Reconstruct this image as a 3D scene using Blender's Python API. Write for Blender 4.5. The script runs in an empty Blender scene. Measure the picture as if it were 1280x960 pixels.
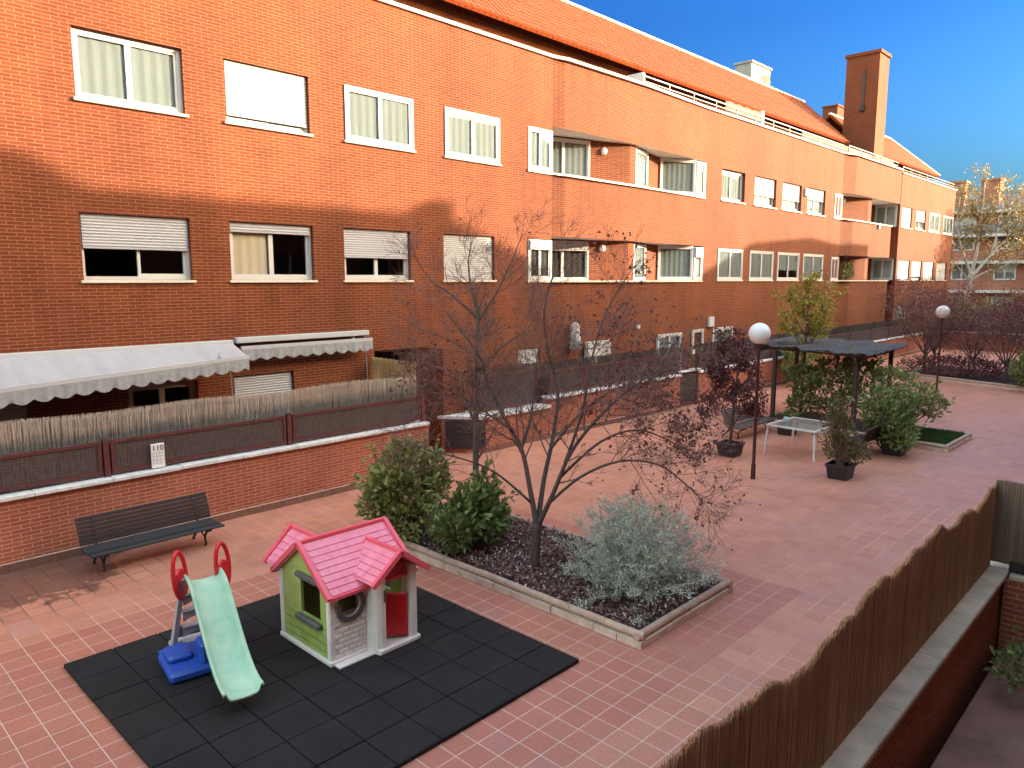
import bpy, math, random
from mathutils import Vector, Matrix

# ---------------------------------------------------------------- scene, camera, light
S = bpy.context.scene
COL = S.collection
R = math.radians
rng = random.Random(11)

cam_d = bpy.data.cameras.new("camera")
cam = bpy.data.objects.new("camera", cam_d)
COL.objects.link(cam)
cam_d.sensor_width = 36.0
cam_d.lens = 36.0 * 924.0 / 1280.0
cam_d.clip_start = 0.05
cam_d.clip_end = 2000
cam.location = (0, 0, 4.2)
cam.rotation_euler = (R(90 - 8.0085), 0, R(43.838 - 90))
S.camera = cam

SUN_TO = Vector((1.30, -1.0, 0.41)).normalized()
W = bpy.data.worlds.new("World")
S.world = W
W.use_nodes = True
wn = W.node_tree
sky = wn.nodes.new("ShaderNodeTexSky")
sky.sky_type = 'NISHITA'
sky.sun_disc = False
sky.sun_elevation = math.asin(SUN_TO.z)
sky.sun_rotation = math.atan2(SUN_TO.x, SUN_TO.y)
sky.air_density = 1.8
sky.dust_density = 6.0
sky.ozone_density = 1.0
# deeper blue away from the sun, low over the far end of the courtyard
_tc = wn.nodes.new("ShaderNodeTexCoord")
_dt = wn.nodes.new("ShaderNodeVectorMath"); _dt.operation = 'DOT_PRODUCT'
_dt.inputs[1].default_value = Vector((.93, .30, .18)).normalized()
wn.links.new(_tc.outputs["Generated"], _dt.inputs[0])
_mr = wn.nodes.new("ShaderNodeMapRange")
_mr.inputs[1].default_value = .45; _mr.inputs[2].default_value = .86
wn.links.new(_dt.outputs["Value"], _mr.inputs[0])
_mx = wn.nodes.new("ShaderNodeMix"); _mx.data_type = 'RGBA'; _mx.blend_type = 'MULTIPLY'
wn.links.new(_mr.outputs[0], _mx.inputs[0])
wn.links.new(sky.outputs[0], _mx.inputs[6])
_sz = wn.nodes.new("ShaderNodeSeparateXYZ"); wn.links.new(_tc.outputs["Generated"], _sz.inputs[0])
_mz = wn.nodes.new("ShaderNodeMapRange"); _mz.inputs[1].default_value = .02; _mz.inputs[2].default_value = .30
wn.links.new(_sz.outputs[2], _mz.inputs[0])
_tn = wn.nodes.new("ShaderNodeMix"); _tn.data_type = 'RGBA'
wn.links.new(_mz.outputs[0], _tn.inputs[0])
_tn.inputs[6].default_value = (.042, .150, .52, 1); _tn.inputs[7].default_value = (.015, .078, .30, 1)
wn.links.new(_tn.outputs[2], _mx.inputs[7])
wn.links.new(_mx.outputs[2], wn.nodes["Background"].inputs[0])
wn.nodes["Background"].inputs[1].default_value = 0.15

sun_d = bpy.data.lights.new("sun", 'SUN')
sun_d.energy = 2.0
sun_d.angle = R(0.53)
sun_d.color = (1.0, 0.80, 0.56)
sun = bpy.data.objects.new("sun", sun_d)
COL.objects.link(sun)
sun.rotation_euler = (-SUN_TO).to_track_quat('-Z', 'Y').to_euler()
sun.location = (20, -30, 40)

S.view_settings.view_transform = 'Standard'
S.view_settings.look = 'None'
S.view_settings.gamma = 1.0
S.view_settings.exposure = 3.08
S.view_settings.use_curve_mapping = False
S.render.engine = 'CYCLES'
S.cycles.use_denoising = True
S.cycles.max_bounces = 8
S.cycles.diffuse_bounces = 5
S.cycles.transparent_max_bounces = 12
S.cycles.caustics_reflective = False
S.cycles.caustics_refractive = False


# ---------------------------------------------------------------- helpers
def tag(o, label=None, cat=None, group=None, kind=None):
    if label: o["label"] = label
    if cat: o["category"] = cat
    if group: o["group"] = group
    if kind: o["kind"] = kind
    return o


def empty(name, loc=(0, 0, 0), label=None, cat=None, group=None, rz=0.0):
    o = bpy.data.objects.new(name, None)
    COL.objects.link(o)
    o.location = loc
    o.rotation_euler = (0, 0, rz)
    o.empty_display_size = 0.2
    return tag(o, label, cat, group)


class MB:
    """collects geometry for ONE mesh"""
    def __init__(self):
        self.v = []
        self.f = []

    def quad(self, a, b, c, d):
        n = len(self.v)
        self.v += [tuple(a), tuple(b), tuple(c), tuple(d)]
        self.f.append((n, n + 1, n + 2, n + 3))

    def poly(self, pts):
        n = len(self.v)
        self.v += [tuple(p) for p in pts]
        self.f.append(tuple(range(n, n + len(pts))))

    def box(self, x0, x1, y0, y1, z0, z1):
        n = len(self.v)
        self.v += [(x0, y0, z0), (x1, y0, z0), (x1, y1, z0), (x0, y1, z0),
                   (x0, y0, z1), (x1, y0, z1), (x1, y1, z1), (x0, y1, z1)]
        for q in ((0, 3, 2, 1), (4, 5, 6, 7), (0, 1, 5, 4), (1, 2, 6, 5), (2, 3, 7, 6), (3, 0, 4, 7)):
            self.f.append(tuple(n + i for i in q))

    def bevbox(self, x0, x1, y0, y1, z0, z1, b):
        """box with chamfered edges"""
        xs, ys, zs = (x0, x1), (y0, y1), (z0, z1)
        import itertools
        idx = {}
        for i, j, k in itertools.product((0, 1), repeat=3):
            sx, sy, sz = (1 if i == 0 else -1), (1 if j == 0 else -1), (1 if k == 0 else -1)
            for ax in range(3):
                p = [xs[i], ys[j], zs[k]]
                if ax != 0: p[0] += sx * b
                if ax != 1: p[1] += sy * b
                if ax != 2: p[2] += sz * b
                idx[(i, j, k, ax)] = len(self.v)
                self.v.append(tuple(p))
        for i in (0, 1):
            q = [idx[(i, j, k, 0)] for j, k in ((0, 0), (1, 0), (1, 1), (0, 1))]
            self.f.append(tuple(q if i else q[::-1]))
            q = [idx[(j, i, k, 1)] for j, k in ((0, 0), (1, 0), (1, 1), (0, 1))]
            self.f.append(tuple(q[::-1] if i else q))
            q = [idx[(j, k, i, 2)] for j, k in ((0, 0), (1, 0), (1, 1), (0, 1))]
            self.f.append(tuple(q if i else q[::-1]))
        for j in (0, 1):
            for k in (0, 1):
                self.f.append((idx[(0, j, k, 1)], idx[(1, j, k, 1)], idx[(1, j, k, 2)], idx[(0, j, k, 2)]))
                self.f.append((idx[(j, 0, k, 0)], idx[(j, 1, k, 0)], idx[(j, 1, k, 2)], idx[(j, 0, k, 2)]))
                self.f.append((idx[(j, k, 0, 0)], idx[(j, k, 1, 0)], idx[(j, k, 1, 1)], idx[(j, k, 0, 1)]))
        for i, j, k in itertools.product((0, 1), repeat=3):
            self.f.append((idx[(i, j, k, 0)], idx[(i, j, k, 1)], idx[(i, j, k, 2)]))

    def prism(self, pts, z0, z1):
        """vertical prism on a plan polygon"""
        n = len(self.v); m = len(pts)
        self.v += [(p[0], p[1], z0) for p in pts] + [(p[0], p[1], z1) for p in pts]
        self.f.append(tuple(n + i for i in range(m))[::-1])
        self.f.append(tuple(n + m + i for i in range(m)))
        for i in range(m):
            j = (i + 1) % m
            self.f.append((n + i, n + j, n + m + j, n + m + i))

    def slab(self, pts, thick):
        """extrude a 3D polygon along its normal by -thick"""
        a, b, c = Vector(pts[0]), Vector(pts[1]), Vector(pts[2])
        nn = (b - a).cross(c - a).normalized() * thick
        n = len(self.v); m = len(pts)
        self.v += [tuple(p) for p in pts] + [tuple(Vector(p) - nn) for p in pts]
        self.f.append(tuple(n + i for i in range(m)))
        self.f.append(tuple(n + m + i for i in range(m))[::-1])
        for i in range(m):
            j = (i + 1) % m
            self.f.append((n + j, n + i, n + m + i, n + m + j))

    def bar(self, a, b, w, h=None):
        """square bar from a to b"""
        h = h or w
        a, b = Vector(a), Vector(b)
        d = (b - a).normalized()
        up = Vector((0, 0, 1)) if abs(d.z) < 0.95 else Vector((0, 1, 0))
        s = d.cross(up).normalized() * w / 2
        t = s.cross(d).normalized() * h / 2
        n = len(self.v)
        for p in (a, b):
            for q in (-s - t, s - t, s + t, -s + t):
                self.v.append(tuple(p + q))
        for q in ((0, 1, 2, 3), (7, 6, 5, 4), (0, 4, 5, 1), (1, 5, 6, 2), (2, 6, 7, 3), (3, 7, 4, 0)):
            self.f.append(tuple(n + i for i in q))

    def tube(self, pts, rad, sides=6, cap=True):
        pts = [Vector(p) for p in pts]
        if not hasattr(rad, '__len__'): rad = [rad] * len(pts)
        n0 = len(self.v)
        prev = None
        for i, p in enumerate(pts):
            if i == 0: d = pts[1] - pts[0]
            elif i == len(pts) - 1: d = pts[-1] - pts[-2]
            else: d = pts[i + 1] - pts[i - 1]
            d = d.normalized() if d.length > 1e-9 else Vector((0, 0, 1))
            if prev is None:
                up = Vector((0, 0, 1)) if abs(d.z) < 0.9 else Vector((1, 0, 0))
                u = d.cross(up).normalized()
            else:
                u = (prev - d * prev.dot(d))
                u = u.normalized() if u.length > 1e-6 else d.orthogonal().normalized()
            prev = u
            w = d.cross(u)
            for k in range(sides):
                a = 2 * math.pi * k / sides
                self.v.append(tuple(p + (u * math.cos(a) + w * math.sin(a)) * rad[i]))
        for i in range(len(pts) - 1):
            for k in range(sides):
                k2 = (k + 1) % sides
                a = n0 + i * sides
                self.f.append((a + k, a + k2, a + sides + k2, a + sides + k))
        if cap:
            self.f.append(tuple(n0 + k for k in range(sides))[::-1])
            self.f.append(tuple(n0 + (len(pts) - 1) * sides + k for k in range(sides)))

    def lathe(self, prof, c=(0, 0), seg=20):
        n0 = len(self.v)
        for (r, z) in prof:
            for k in range(seg):
                a = 2 * math.pi * k / seg
                self.v.append((c[0] + r * math.cos(a), c[1] + r * math.sin(a), z))
        for i in range(len(prof) - 1):
            for k in range(seg):
                k2 = (k + 1) % seg
                a = n0 + i * seg
                self.f.append((a + k, a + k2, a + seg + k2, a + seg + k))
        self.f.append(tuple(n0 + k for k in range(seg))[::-1])
        self.f.append(tuple(n0 + (len(prof) - 1) * seg + k for k in range(seg)))

    def leaf(self, p, d, nrm, L, wd):
        """one diamond leaf, folded a little"""
        s = d.cross(nrm)
        if s.length < 1e-5: s = d.orthogonal()
        s = s.normalized() * wd / 2
        n = len(self.v)
        mid = p + d * L * 0.5
        self.v += [tuple(p), tuple(mid + s + nrm * wd * .12), tuple(p + d * L), tuple(mid - s + nrm * wd * .12)]
        self.f.append((n, n + 1, n + 2, n + 3))

    def build(self, name, mat, parent=None, smooth=False):
        me = bpy.data.meshes.new(name)
        me.from_pydata(self.v, [], self.f)
        if mat: me.materials.append(mat)
        if smooth:
            me.polygons.foreach_set("use_smooth", [True] * len(me.polygons))
        me.update()
        o = bpy.data.objects.new(name, me)
        COL.objects.link(o)
        if parent: o.parent = parent
        return o


def rvec(r=rng):
    while True:
        v = Vector((r.uniform(-1, 1), r.uniform(-1, 1), r.uniform(-1, 1)))
        if 0.05 < v.length < 1: return v.normalized()


# ---------------------------------------------------------------- materials
class NT:
    def __init__(self, name):
        self.m = bpy.data.materials.new(name)
        self.m.use_nodes = True
        self.t = self.m.node_tree
        self.b = self.t.nodes["Principled BSDF"]

    def n(self, typ, **kw):
        x = self.t.nodes.new(typ)
        for k, v in kw.items(): setattr(x, k, v)
        return x

    def l(self, a, b): self.t.links.new(a, b)

    def math(self, op, a, b=None, clamp=False):
        x = self.n("ShaderNodeMath", operation=op, use_clamp=clamp)
        for i, q in enumerate((a, b)):
            if q is None: continue
            if isinstance(q, (int, float)): x.inputs[i].default_value = q
            else: self.l(q, x.inputs[i])
        return x.outputs[0]

    def mix(self, fac, a, b, mode='MIX'):
        x = self.n("ShaderNodeMix", data_type='RGBA', blend_type=mode)
        for i, q in ((0, fac), (6, a), (7, b)):
            if isinstance(q, (int, float)): x.inputs[i].default_value = q
            elif isinstance(q, (tuple, list)): x.inputs[i].default_value = (*q[:3], 1)
            else: self.l(q, x.inputs[i])
        return x.outputs[2]

    def noise(self, vec, scale, detail=4, rough=.55):
        x = self.n("ShaderNodeTexNoise")
        x.inputs["Scale"].default_value = scale
        x.inputs["Detail"].default_value = detail
        x.inputs["Roughness"].default_value = rough
        if vec is not None: self.l(vec, x.inputs["Vector"])
        return x.outputs["Fac"]

    def ramp(self, fac, lo, hi, a=0.0, b=1.0):
        x = self.n("ShaderNodeMapRange")
        self.l(fac, x.inputs[0])
        for i, q in enumerate((lo, hi, a, b)): x.inputs[i + 1].default_value = q
        return x.outputs[0]

    def pos(self):
        return self.n("ShaderNodeNewGeometry").outputs["Position"]

    def bump(self, h, strength=.3, dist=.01):
        x = self.n("ShaderNodeBump")
        x.inputs["Strength"].default_value = strength
        x.inputs["Distance"].default_value = dist
        self.l(h, x.inputs["Height"])
        self.l(x.outputs[0], self.b.inputs["Normal"])


def M(name, col, rough=.6, var=.18, scale=6.0, metal=0.0, bump=0.0, spec=.5, col2=None, bscale=40, streak=None):
    """plain material with procedural tone variation"""
    t = NT(name)
    p = t.pos()
    if streak:
        mp = t.n("ShaderNodeMapping")
        mp.inputs["Scale"].default_value = streak
        t.l(p, mp.inputs[0]); p2 = mp.outputs[0]
    else:
        p2 = p
    f = t.noise(p2, scale, 5, .6)
    a = tuple(c * (1 - var) for c in col)
    b = col2 or tuple(min(1, c * (1 + var)) for c in col)
    t.l(t.mix(t.ramp(f, .3, .7), a, b), t.b.inputs["Base Color"])
    t.b.inputs["Roughness"].default_value = rough
    t.b.inputs["Metallic"].default_value = metal
    t.b.inputs["Specular IOR Level"].default_value = spec
    if bump:
        t.bump(t.noise(p2, bscale, 3), bump, .01)
    return t.m


def leafmat(name, c1, c2, rough=.55, trans=.25):
    t = NT(name)
    g = t.n("ShaderNodeNewGeometry")
    rnd = g.outputs["Random Per Island"]
    f2 = t.noise(g.outputs["Position"], 3.5, 2)
    f = t.math('ADD', t.math('MULTIPLY', rnd, .65), t.math('MULTIPLY', f2, .4), True)
    c = t.mix(f, c1, c2)
    t.l(c, t.b.inputs["Base Color"])
    t.b.inputs["Roughness"].default_value = rough
    tr = t.n("ShaderNodeBsdfTranslucent")
    t.l(c, tr.inputs[0])
    ms = t.n("ShaderNodeMixShader")
    ms.inputs[0].default_value = trans
    t.l(t.b.outputs[0], ms.inputs[1]); t.l(tr.outputs[0], ms.inputs[2])
    out = t.t.nodes["Material Output"]
    t.l(ms.outputs[0], out.inputs["Surface"])
    return t.m


def brickmat(name, c1, c2, mortar, msize=.0055, bw=.25, rh=.0605, bias=0.0, streaks=False):
    t = NT(name)
    p = t.pos()
    sx = t.n("ShaderNodeSeparateXYZ"); t.l(p, sx.inputs[0])
    u = t.math('ADD', sx.outputs[0], sx.outputs[1])
    cb = t.n("ShaderNodeCombineXYZ")
    t.l(u, cb.inputs[0]); t.l(sx.outputs[2], cb.inputs[1])
    br = t.n("ShaderNodeTexBrick", offset=.5)
    t.l(cb.outputs[0], br.inputs["Vector"])
    br.inputs["Scale"].default_value = 1
    br.inputs["Brick Width"].default_value = bw
    br.inputs["Row Height"].default_value = rh
    br.inputs["Mortar Size"].default_value = msize
    br.inputs["Mortar Smooth"].default_value = .35
    br.inputs["Bias"].default_value = bias
    br.inputs["Color1"].default_value = (*c1, 1)
    br.inputs["Color2"].default_value = (*c2, 1)
    br.inputs["Mortar"].default_value = (*mortar, 1)
    big = t.ramp(t.noise(p, .45, 5, .65), .3, .72, .80, 1.12)
    mpz = t.n("ShaderNodeMapping"); mpz.inputs["Scale"].default_value = (.9, .9, .12); t.l(p, mpz.inputs[0])
    run = t.ramp(t.noise(mpz.outputs[0], 1.3, 4, .6), .35, .7, .88, 1.06)
    fine = t.ramp(t.noise(p, 55, 2), .3, .7, .88, 1.12)
    k = t.math('MULTIPLY', t.math('MULTIPLY', big, fine), run)
    if streaks:
        ms = t.n("ShaderNodeMapping"); ms.inputs["Scale"].default_value = (2.6, .4, .10); t.l(p, ms.inputs[0])
        st = t.ramp(t.noise(ms.outputs[0], 1.6, 5, .7), .50, .72)
        zz = sx.outputs[2]
        def band(z0): return t.math('MULTIPLY', t.ramp(zz, z0 - 1.5, z0, 0, 1), t.math('LESS_THAN', zz, z0))
        bd = t.math('MAXIMUM', t.math('MAXIMUM', band(7.2), band(4.15)), band(10.35))
        k = t.math('MULTIPLY', k, t.math('SUBTRACT', 1.0, t.math('MULTIPLY', t.math('MULTIPLY', st, bd), .30)))
    col = t.n("ShaderNodeVectorMath", operation='SCALE')
    t.l(br.outputs[0], col.inputs[0]); t.l(k, col.inputs[3])
    t.l(col.outputs[0], t.b.inputs["Base Color"])
    t.b.inputs["Roughness"].default_value = .85
    t.b.inputs["Specular IOR Level"].default_value = .25
    t.bump(t.math('SUBTRACT', 1.0, br.outputs["Fac"]), .5, .006)
    return t.m


def tilemat():
    t = NT("terracotta_tiles")
    p = t.pos()
    sx = t.n("ShaderNodeSeparateXYZ"); t.l(p, sx.inputs[0])
    X, Y = sx.outputs[0], sx.outputs[1]
    br = t.n("ShaderNodeTexBrick", offset=0.0)
    t.l(p, br.inputs["Vector"])
    br.inputs["Scale"].default_value = 1
    br.inputs["Brick Width"].default_value = .268
    br.inputs["Row Height"].default_value = .268
    br.inputs["Mortar Size"].default_value = .0042
    br.inputs["Mortar Smooth"].default_value = .4
    br.inputs["Color1"].default_value = (.56, .235, .145, 1)
    br.inputs["Color2"].default_value = (.49, .195, .118, 1)
    br.inputs["Mortar"].default_value = (.76, .54, .42, 1)
    # large worn areas, lighter and duller
    w = t.ramp(t.noise(p, .33, 5, .6), .38, .66)
    c = t.mix(t.math('MULTIPLY', w, .55), br.outputs[0], (.55, .25, .175))
    # darker red tiles laid as a border round the play mat and the planting bed
    def step(v, lo, up=True):
        return t.math('GREATER_THAN' if up else 'LESS_THAN', v, lo)
    inb = t.math('MULTIPLY', t.math('MULTIPLY', step(X, 9.65, False), step(X, 1.0)),
                 t.math('MULTIPLY', step(Y, 9.648, False), step(Y, 3.752)))
    wn2 = t.n("ShaderNodeTexWhiteNoise", noise_dimensions='2D')
    fl = t.n("ShaderNodeVectorMath", operation='FLOOR')
    sc = t.n("ShaderNodeVectorMath", operation='SCALE'); sc.inputs[3].default_value = 1 / .268
    t.l(p, sc.inputs[0]); t.l(sc.outputs[0], fl.inputs[0]); t.l(fl.outputs[0], wn2.inputs["Vector"])
    rnd = wn2.outputs["Value"]
    notmort = t.math('SUBTRACT', 1.0, br.outputs["Fac"])
    c = t.mix(t.math('MULTIPLY', t.math('MULTIPLY', inb, notmort), t.ramp(rnd, 0, 1, .45, .95)), c, (.42, .145, .100))
    # single replaced tiles and patches
    odd = t.math('GREATER_THAN', rnd, .955)
    c = t.mix(t.math('MULTIPLY', t.math('MULTIPLY', odd, notmort), .45), c, (.42, .20, .18))
    # bright clean joints near the front, grey ones elsewhere
    jm = t.ramp(t.noise(p, .5, 3), .45, .6)
    c = t.mix(t.math('MULTIPLY', br.outputs["Fac"], t.math('MULTIPLY', jm, .75)), c, (.17, .085, .065))
    front = t.math('MULTIPLY', t.ramp(Y, 10.2, 9.4), t.ramp(X, 7.2, 6.4))
    c = t.mix(t.math('MULTIPLY', br.outputs["Fac"], front), c, (.74, .58, .47))
    # wet, dark patch with dark joints beside the bench
    dx = t.math('DIVIDE', t.math('SUBTRACT', X, 2.55), 1.35)
    dy = t.math('DIVIDE', t.math('SUBTRACT', Y, 11.75), 1.05)
    d = t.math('SQRT', t.math('ADD', t.math('MULTIPLY', dx, dx), t.math('MULTIPLY', dy, dy)))
    wet = t.math('SUBTRACT', t.ramp(d, .35, 1.25, 1, 0), t.ramp(t.noise(p, 3.2, 5, .65), .25, .75, -.05, .85))
    wetm = t.ramp(wet, .02, .16)
    b2 = t.n("ShaderNodeTexBrick", offset=0.0)
    t.l(p, b2.inputs["Vector"])
    for k_, v_ in (("Scale", 1), ("Brick Width", .268), ("Row Height", .268), ("Mortar Size", .013), ("Mortar Smooth", .6)): b2.inputs[k_].default_value = v_
    brk = t.ramp(t.noise(p, 1.7, 3, .6), .36, .52)
    wetj = t.math('MULTIPLY', t.math('MULTIPLY', t.ramp(d, .95, 1.75, 1, 0), brk), b2.outputs["Fac"])
    c = t.mix(t.math('MULTIPLY', wetm, .72), c, (.085, .045, .036))
    c = t.mix(t.math('MULTIPLY', wetj, .8), c, (.075, .04, .032))
    # spots and grime
    sp = t.ramp(t.noise(p, 7, 7, .72), .60, .74)
    c = t.mix(t.math('MULTIPLY', sp, .35), c, (.16, .085, .065))
    fine = t.math('MULTIPLY', t.ramp(t.noise(p, 28, 4, .6), .25, .75, .86, 1.12), t.math('MULTIPLY', t.ramp(t.noise(p, 1.1, 6, .68), .3, .7, .90, 1.07), t.ramp(rnd, 0, 1, .94, 1.05)))
    v = t.n("ShaderNodeVectorMath", operation='SCALE'); t.l(c, v.inputs[0]); t.l(fine, v.inputs[3])
    t.l(v.outputs[0], t.b.inputs["Base Color"])
    rr = t.ramp(t.noise(p, 1.6, 5, .6), .3, .7, .42, .62)
    t.l(t.math('SUBTRACT', rr, t.math('MULTIPLY', wetm, .15)), t.b.inputs["Roughness"])
    t.b.inputs["Specular IOR Level"].default_value = .5
    hh = t.math('ADD', t.math('SUBTRACT', 1.0, br.outputs["Fac"]), t.math('MULTIPLY', t.noise(p, 5, 3), .6))
    t.bump(hh, .35, .004)
    return t.m


def rooftilemat():
    t = NT("roof_tiles")
    p = t.pos()
    sx = t.n("ShaderNodeSeparateXYZ"); t.l(p, sx.inputs[0])
    cb = t.n("ShaderNodeCombineXYZ")
    t.l(sx.outputs[0], cb.inputs[0]); t.l(sx.outputs[2], cb.inputs[1])
    br = t.n("ShaderNodeTexBrick", offset=0.0)
    t.l(cb.outputs[0], br.inputs["Vector"])
    br.inputs["Scale"].default_value = 1
    br.inputs["Brick Width"].default_value = .24
    br.inputs["Row Height"].default_value = .27
    br.inputs["Mortar Size"].default_value = .022
    br.inputs["Mortar Smooth"].default_value = .8
    br.inputs["Color1"].default_value = (.33, .062, .015, 1)
    br.inputs["Color2"].default_value = (.28, .050, .012, 1)
    br.inputs["Mortar"].default_value = (.10, .02, .008, 1)
    t.l(t.mix(t.ramp(t.noise(p, .8, 4), .3, .7, 0, .4), br.outputs[0], (.25, .052, .015)), t.b.inputs["Base Color"])
    t.b.inputs["Roughness"].default_value = .9
    t.b.inputs["Specular IOR Level"].default_value = .1
    t.bump(t.math('SUBTRACT', 1.0, br.outputs["Fac"]), .7, .04)
    return t.m


def glassmat(name, tint=(.95, 1, .98), base=.10):
    t = NT(name)
    tr = t.n("ShaderNodeBsdfTransparent"); tr.inputs[0].default_value = (*tint, 1)
    gl = t.n("ShaderNodeBsdfGlossy"); gl.inputs["Roughness"].default_value = .015
    fr = t.n("ShaderNodeFresnel")
    # same reflectance on both faces of the thin pane
    t.l(t.ramp(t.n("ShaderNodeNewGeometry").outputs["Backfacing"], 0, 1, 1.34, 1 / 1.34), fr.inputs[0])
    f = t.math('ADD', fr.outputs[0], base, True)
    ms = t.n("ShaderNodeMixShader")
    t.l(f, ms.inputs[0]); t.l(tr.outputs[0], ms.inputs[1]); t.l(gl.outputs[0], ms.inputs[2])
    t.l(ms.outputs[0], t.t.nodes["Material Output"].inputs["Surface"])
    return t.m


def rubbermat():
    t = NT("rubber_tiles")
    p = t.pos()
    mp = t.n("ShaderNodeMapping"); mp.inputs["Location"].default_value = (-.06, -.28, 0)
    t.l(p, mp.inputs[0])
    br = t.n("ShaderNodeTexBrick", offset=0.0)
    t.l(mp.outputs[0], br.inputs["Vector"])
    br.inputs["Scale"].default_value = 1
    br.inputs["Brick Width"].default_value = .5
    br.inputs["Row Height"].default_value = .5
    br.inputs["Mortar Size"].default_value = .006
    br.inputs["Mortar Smooth"].default_value = .5
    br.inputs["Color1"].default_value = (.017, .0145, .0145, 1)
    br.inputs["Color2"].default_value = (.015, .013, .013, 1)
    br.inputs["Mortar"].default_value = (.008, .008, .008, 1)
    g = t.ramp(t.noise(p, 160, 2), .3, .7, .7, 1.35)
    d = t.ramp(t.noise(p, 2.2, 5, .65), .35, .7, .85, 1.3)
    v = t.n("ShaderNodeVectorMath", operation='SCALE')
    t.l(br.outputs[0], v.inputs[0]); t.l(t.math('MULTIPLY', g, d), v.inputs[3])
    t.l(v.outputs[0], t.b.inputs["Base Color"])
    t.b.inputs["Roughness"].default_value = .85
    t.b.inputs["Specular IOR Level"].default_value = .3
    t.bump(t.math('ADD', t.math('SUBTRACT', 1.0, br.outputs["Fac"]), t.math('MULTIPLY', t.noise(p, 160, 2), .25)), .5, .006)
    return t.m


def meshmat(name, c1, c2, cell=.05):
    """woven mesh screen"""
    t = NT(name)
    p = t.pos()
    sx = t.n("ShaderNodeSeparateXYZ"); t.l(p, sx.inputs[0])
    cb = t.n("ShaderNodeCombineXYZ")
    t.l(t.math('ADD', sx.outputs[0], sx.outputs[1]), cb.inputs[0]); t.l(sx.outputs[2], cb.inputs[1])
    br = t.n("ShaderNodeTexBrick", offset=0.0)
    t.l(cb.outputs[0], br.inputs["Vector"])
    br.inputs["Scale"].default_value = 1
    br.inputs["Brick Width"].default_value = cell
    br.inputs["Row Height"].default_value = cell
    br.inputs["Mortar Size"].default_value = cell * .08
    br.inputs["Mortar Smooth"].default_value = .3
    br.inputs["Color1"].default_value = (*c1, 1)
    br.inputs["Color2"].default_value = (*[c * .8 for c in c1], 1)
    br.inputs["Mortar"].default_value = (*c2, 1)
    mp = t.n("ShaderNodeMapping"); mp.inputs["Scale"].default_value = (60, 60, 4); t.l(p, mp.inputs[0])
    k = t.ramp(t.noise(mp.outputs[0], 1, 3), .3, .7, .6, 1.4)
    v = t.n("ShaderNodeVectorMath", operation='SCALE'); t.l(br.outputs[0], v.inputs[0]); t.l(k, v.inputs[3])
    t.l(v.outputs[0], t.b.inputs["Base Color"])
    t.b.inputs["Roughness"].default_value = .8
    t.bump(br.outputs["Fac"], .4, .006)
    return t.m


def reedmat(name, cols, dark_low=None, z0=0, z1=1, rough=.75):
    t = NT(name)
    g = t.n("ShaderNodeNewGeometry")
    rnd = g.outputs["Random Per Island"]
    c = t.mix(rnd, cols[0], cols[1])
    mp = t.n("ShaderNodeMapping"); mp.inputs["Scale"].default_value = (1.2, 1.2, 1.8); t.l(g.outputs["Position"], mp.inputs[0])
    f = t.noise(mp.outputs[0], 1.6, 5, .65)
    if dark_low:
        # greyer towards the foot of the screen, with an uneven edge
        sx = t.n("ShaderNodeSeparateXYZ"); t.l(g.outputs["Position"], sx.inputs[0])
        h = t.ramp(sx.outputs[2], z0, z1, .75, -.35)
        m = t.ramp(t.math('ADD', h, t.math('MULTIPLY', f, .9)), .45, .85)
        c = t.mix(m, c, dark_low)
    else:
        c = t.mix(t.ramp(f, .42, .68), c, tuple(x * .62 for x in cols[0]))
    t.l(c, t.b.inputs["Base Color"])
    t.b.inputs["Roughness"].default_value = rough
    return t.m


MAT = {}
MAT['brick'] = brickmat("facade_brick", (.190, .045, .017), (.148, .033, .012), (.31, .140, .070), .0068, streaks=True)
MAT['brick_low'] = brickmat("terrace_brick", (.39, .115, .066), (.325, .085, .049), (.53, .31, .23), .0065)
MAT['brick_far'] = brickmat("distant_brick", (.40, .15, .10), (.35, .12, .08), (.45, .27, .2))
MAT['tiles'] = tilemat()
MAT['rooftile'] = rooftilemat()
MAT['rooftile2'] = reedmat('barrel_tiles', ((.37, .088, .019), (.27, .058, .013)))
MAT['slate'] = M("dark_roof", (.13, .13, .14), .7, .2, 3)
MAT['pvc'] = M("white_pvc", (.56, .56, .56), .4, .03, 3)
MAT['shutter'] = M("white_shutter", (.40, .40, .41), .5, .04, 2)
MAT['shutter_g'] = M("grey_shutter", (.37, .38, .42), .5, .05, 2)
MAT['beige'] = M("beige_pvc", (.42, .34, .28), .55, .05, 3)
MAT['stone'] = M("white_coping", (.66, .65, .64), .75, .10, 5, bump=.15)
MAT['coping_old'] = M("weathered_coping", (.62, .61, .60), .8, .16, 9, bump=.3, col2=(.74, .73, .72))
MAT['coping_beige'] = M('beige_coping', (.60, .50, .38), .8, .22, 4, bump=.3)
MAT['sillm'] = M("sill_stone", (.66, .58, .48), .7, .06, 4)
MAT['soffit'] = M("white_soffit", (.68, .66, .63), .8, .05, 2)
MAT['glass'] = glassmat("window_glass", (.975, .99, .98), .0)
MAT['tableglass'] = glassmat("table_glass", (.93, .97, .96), .0)
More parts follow.
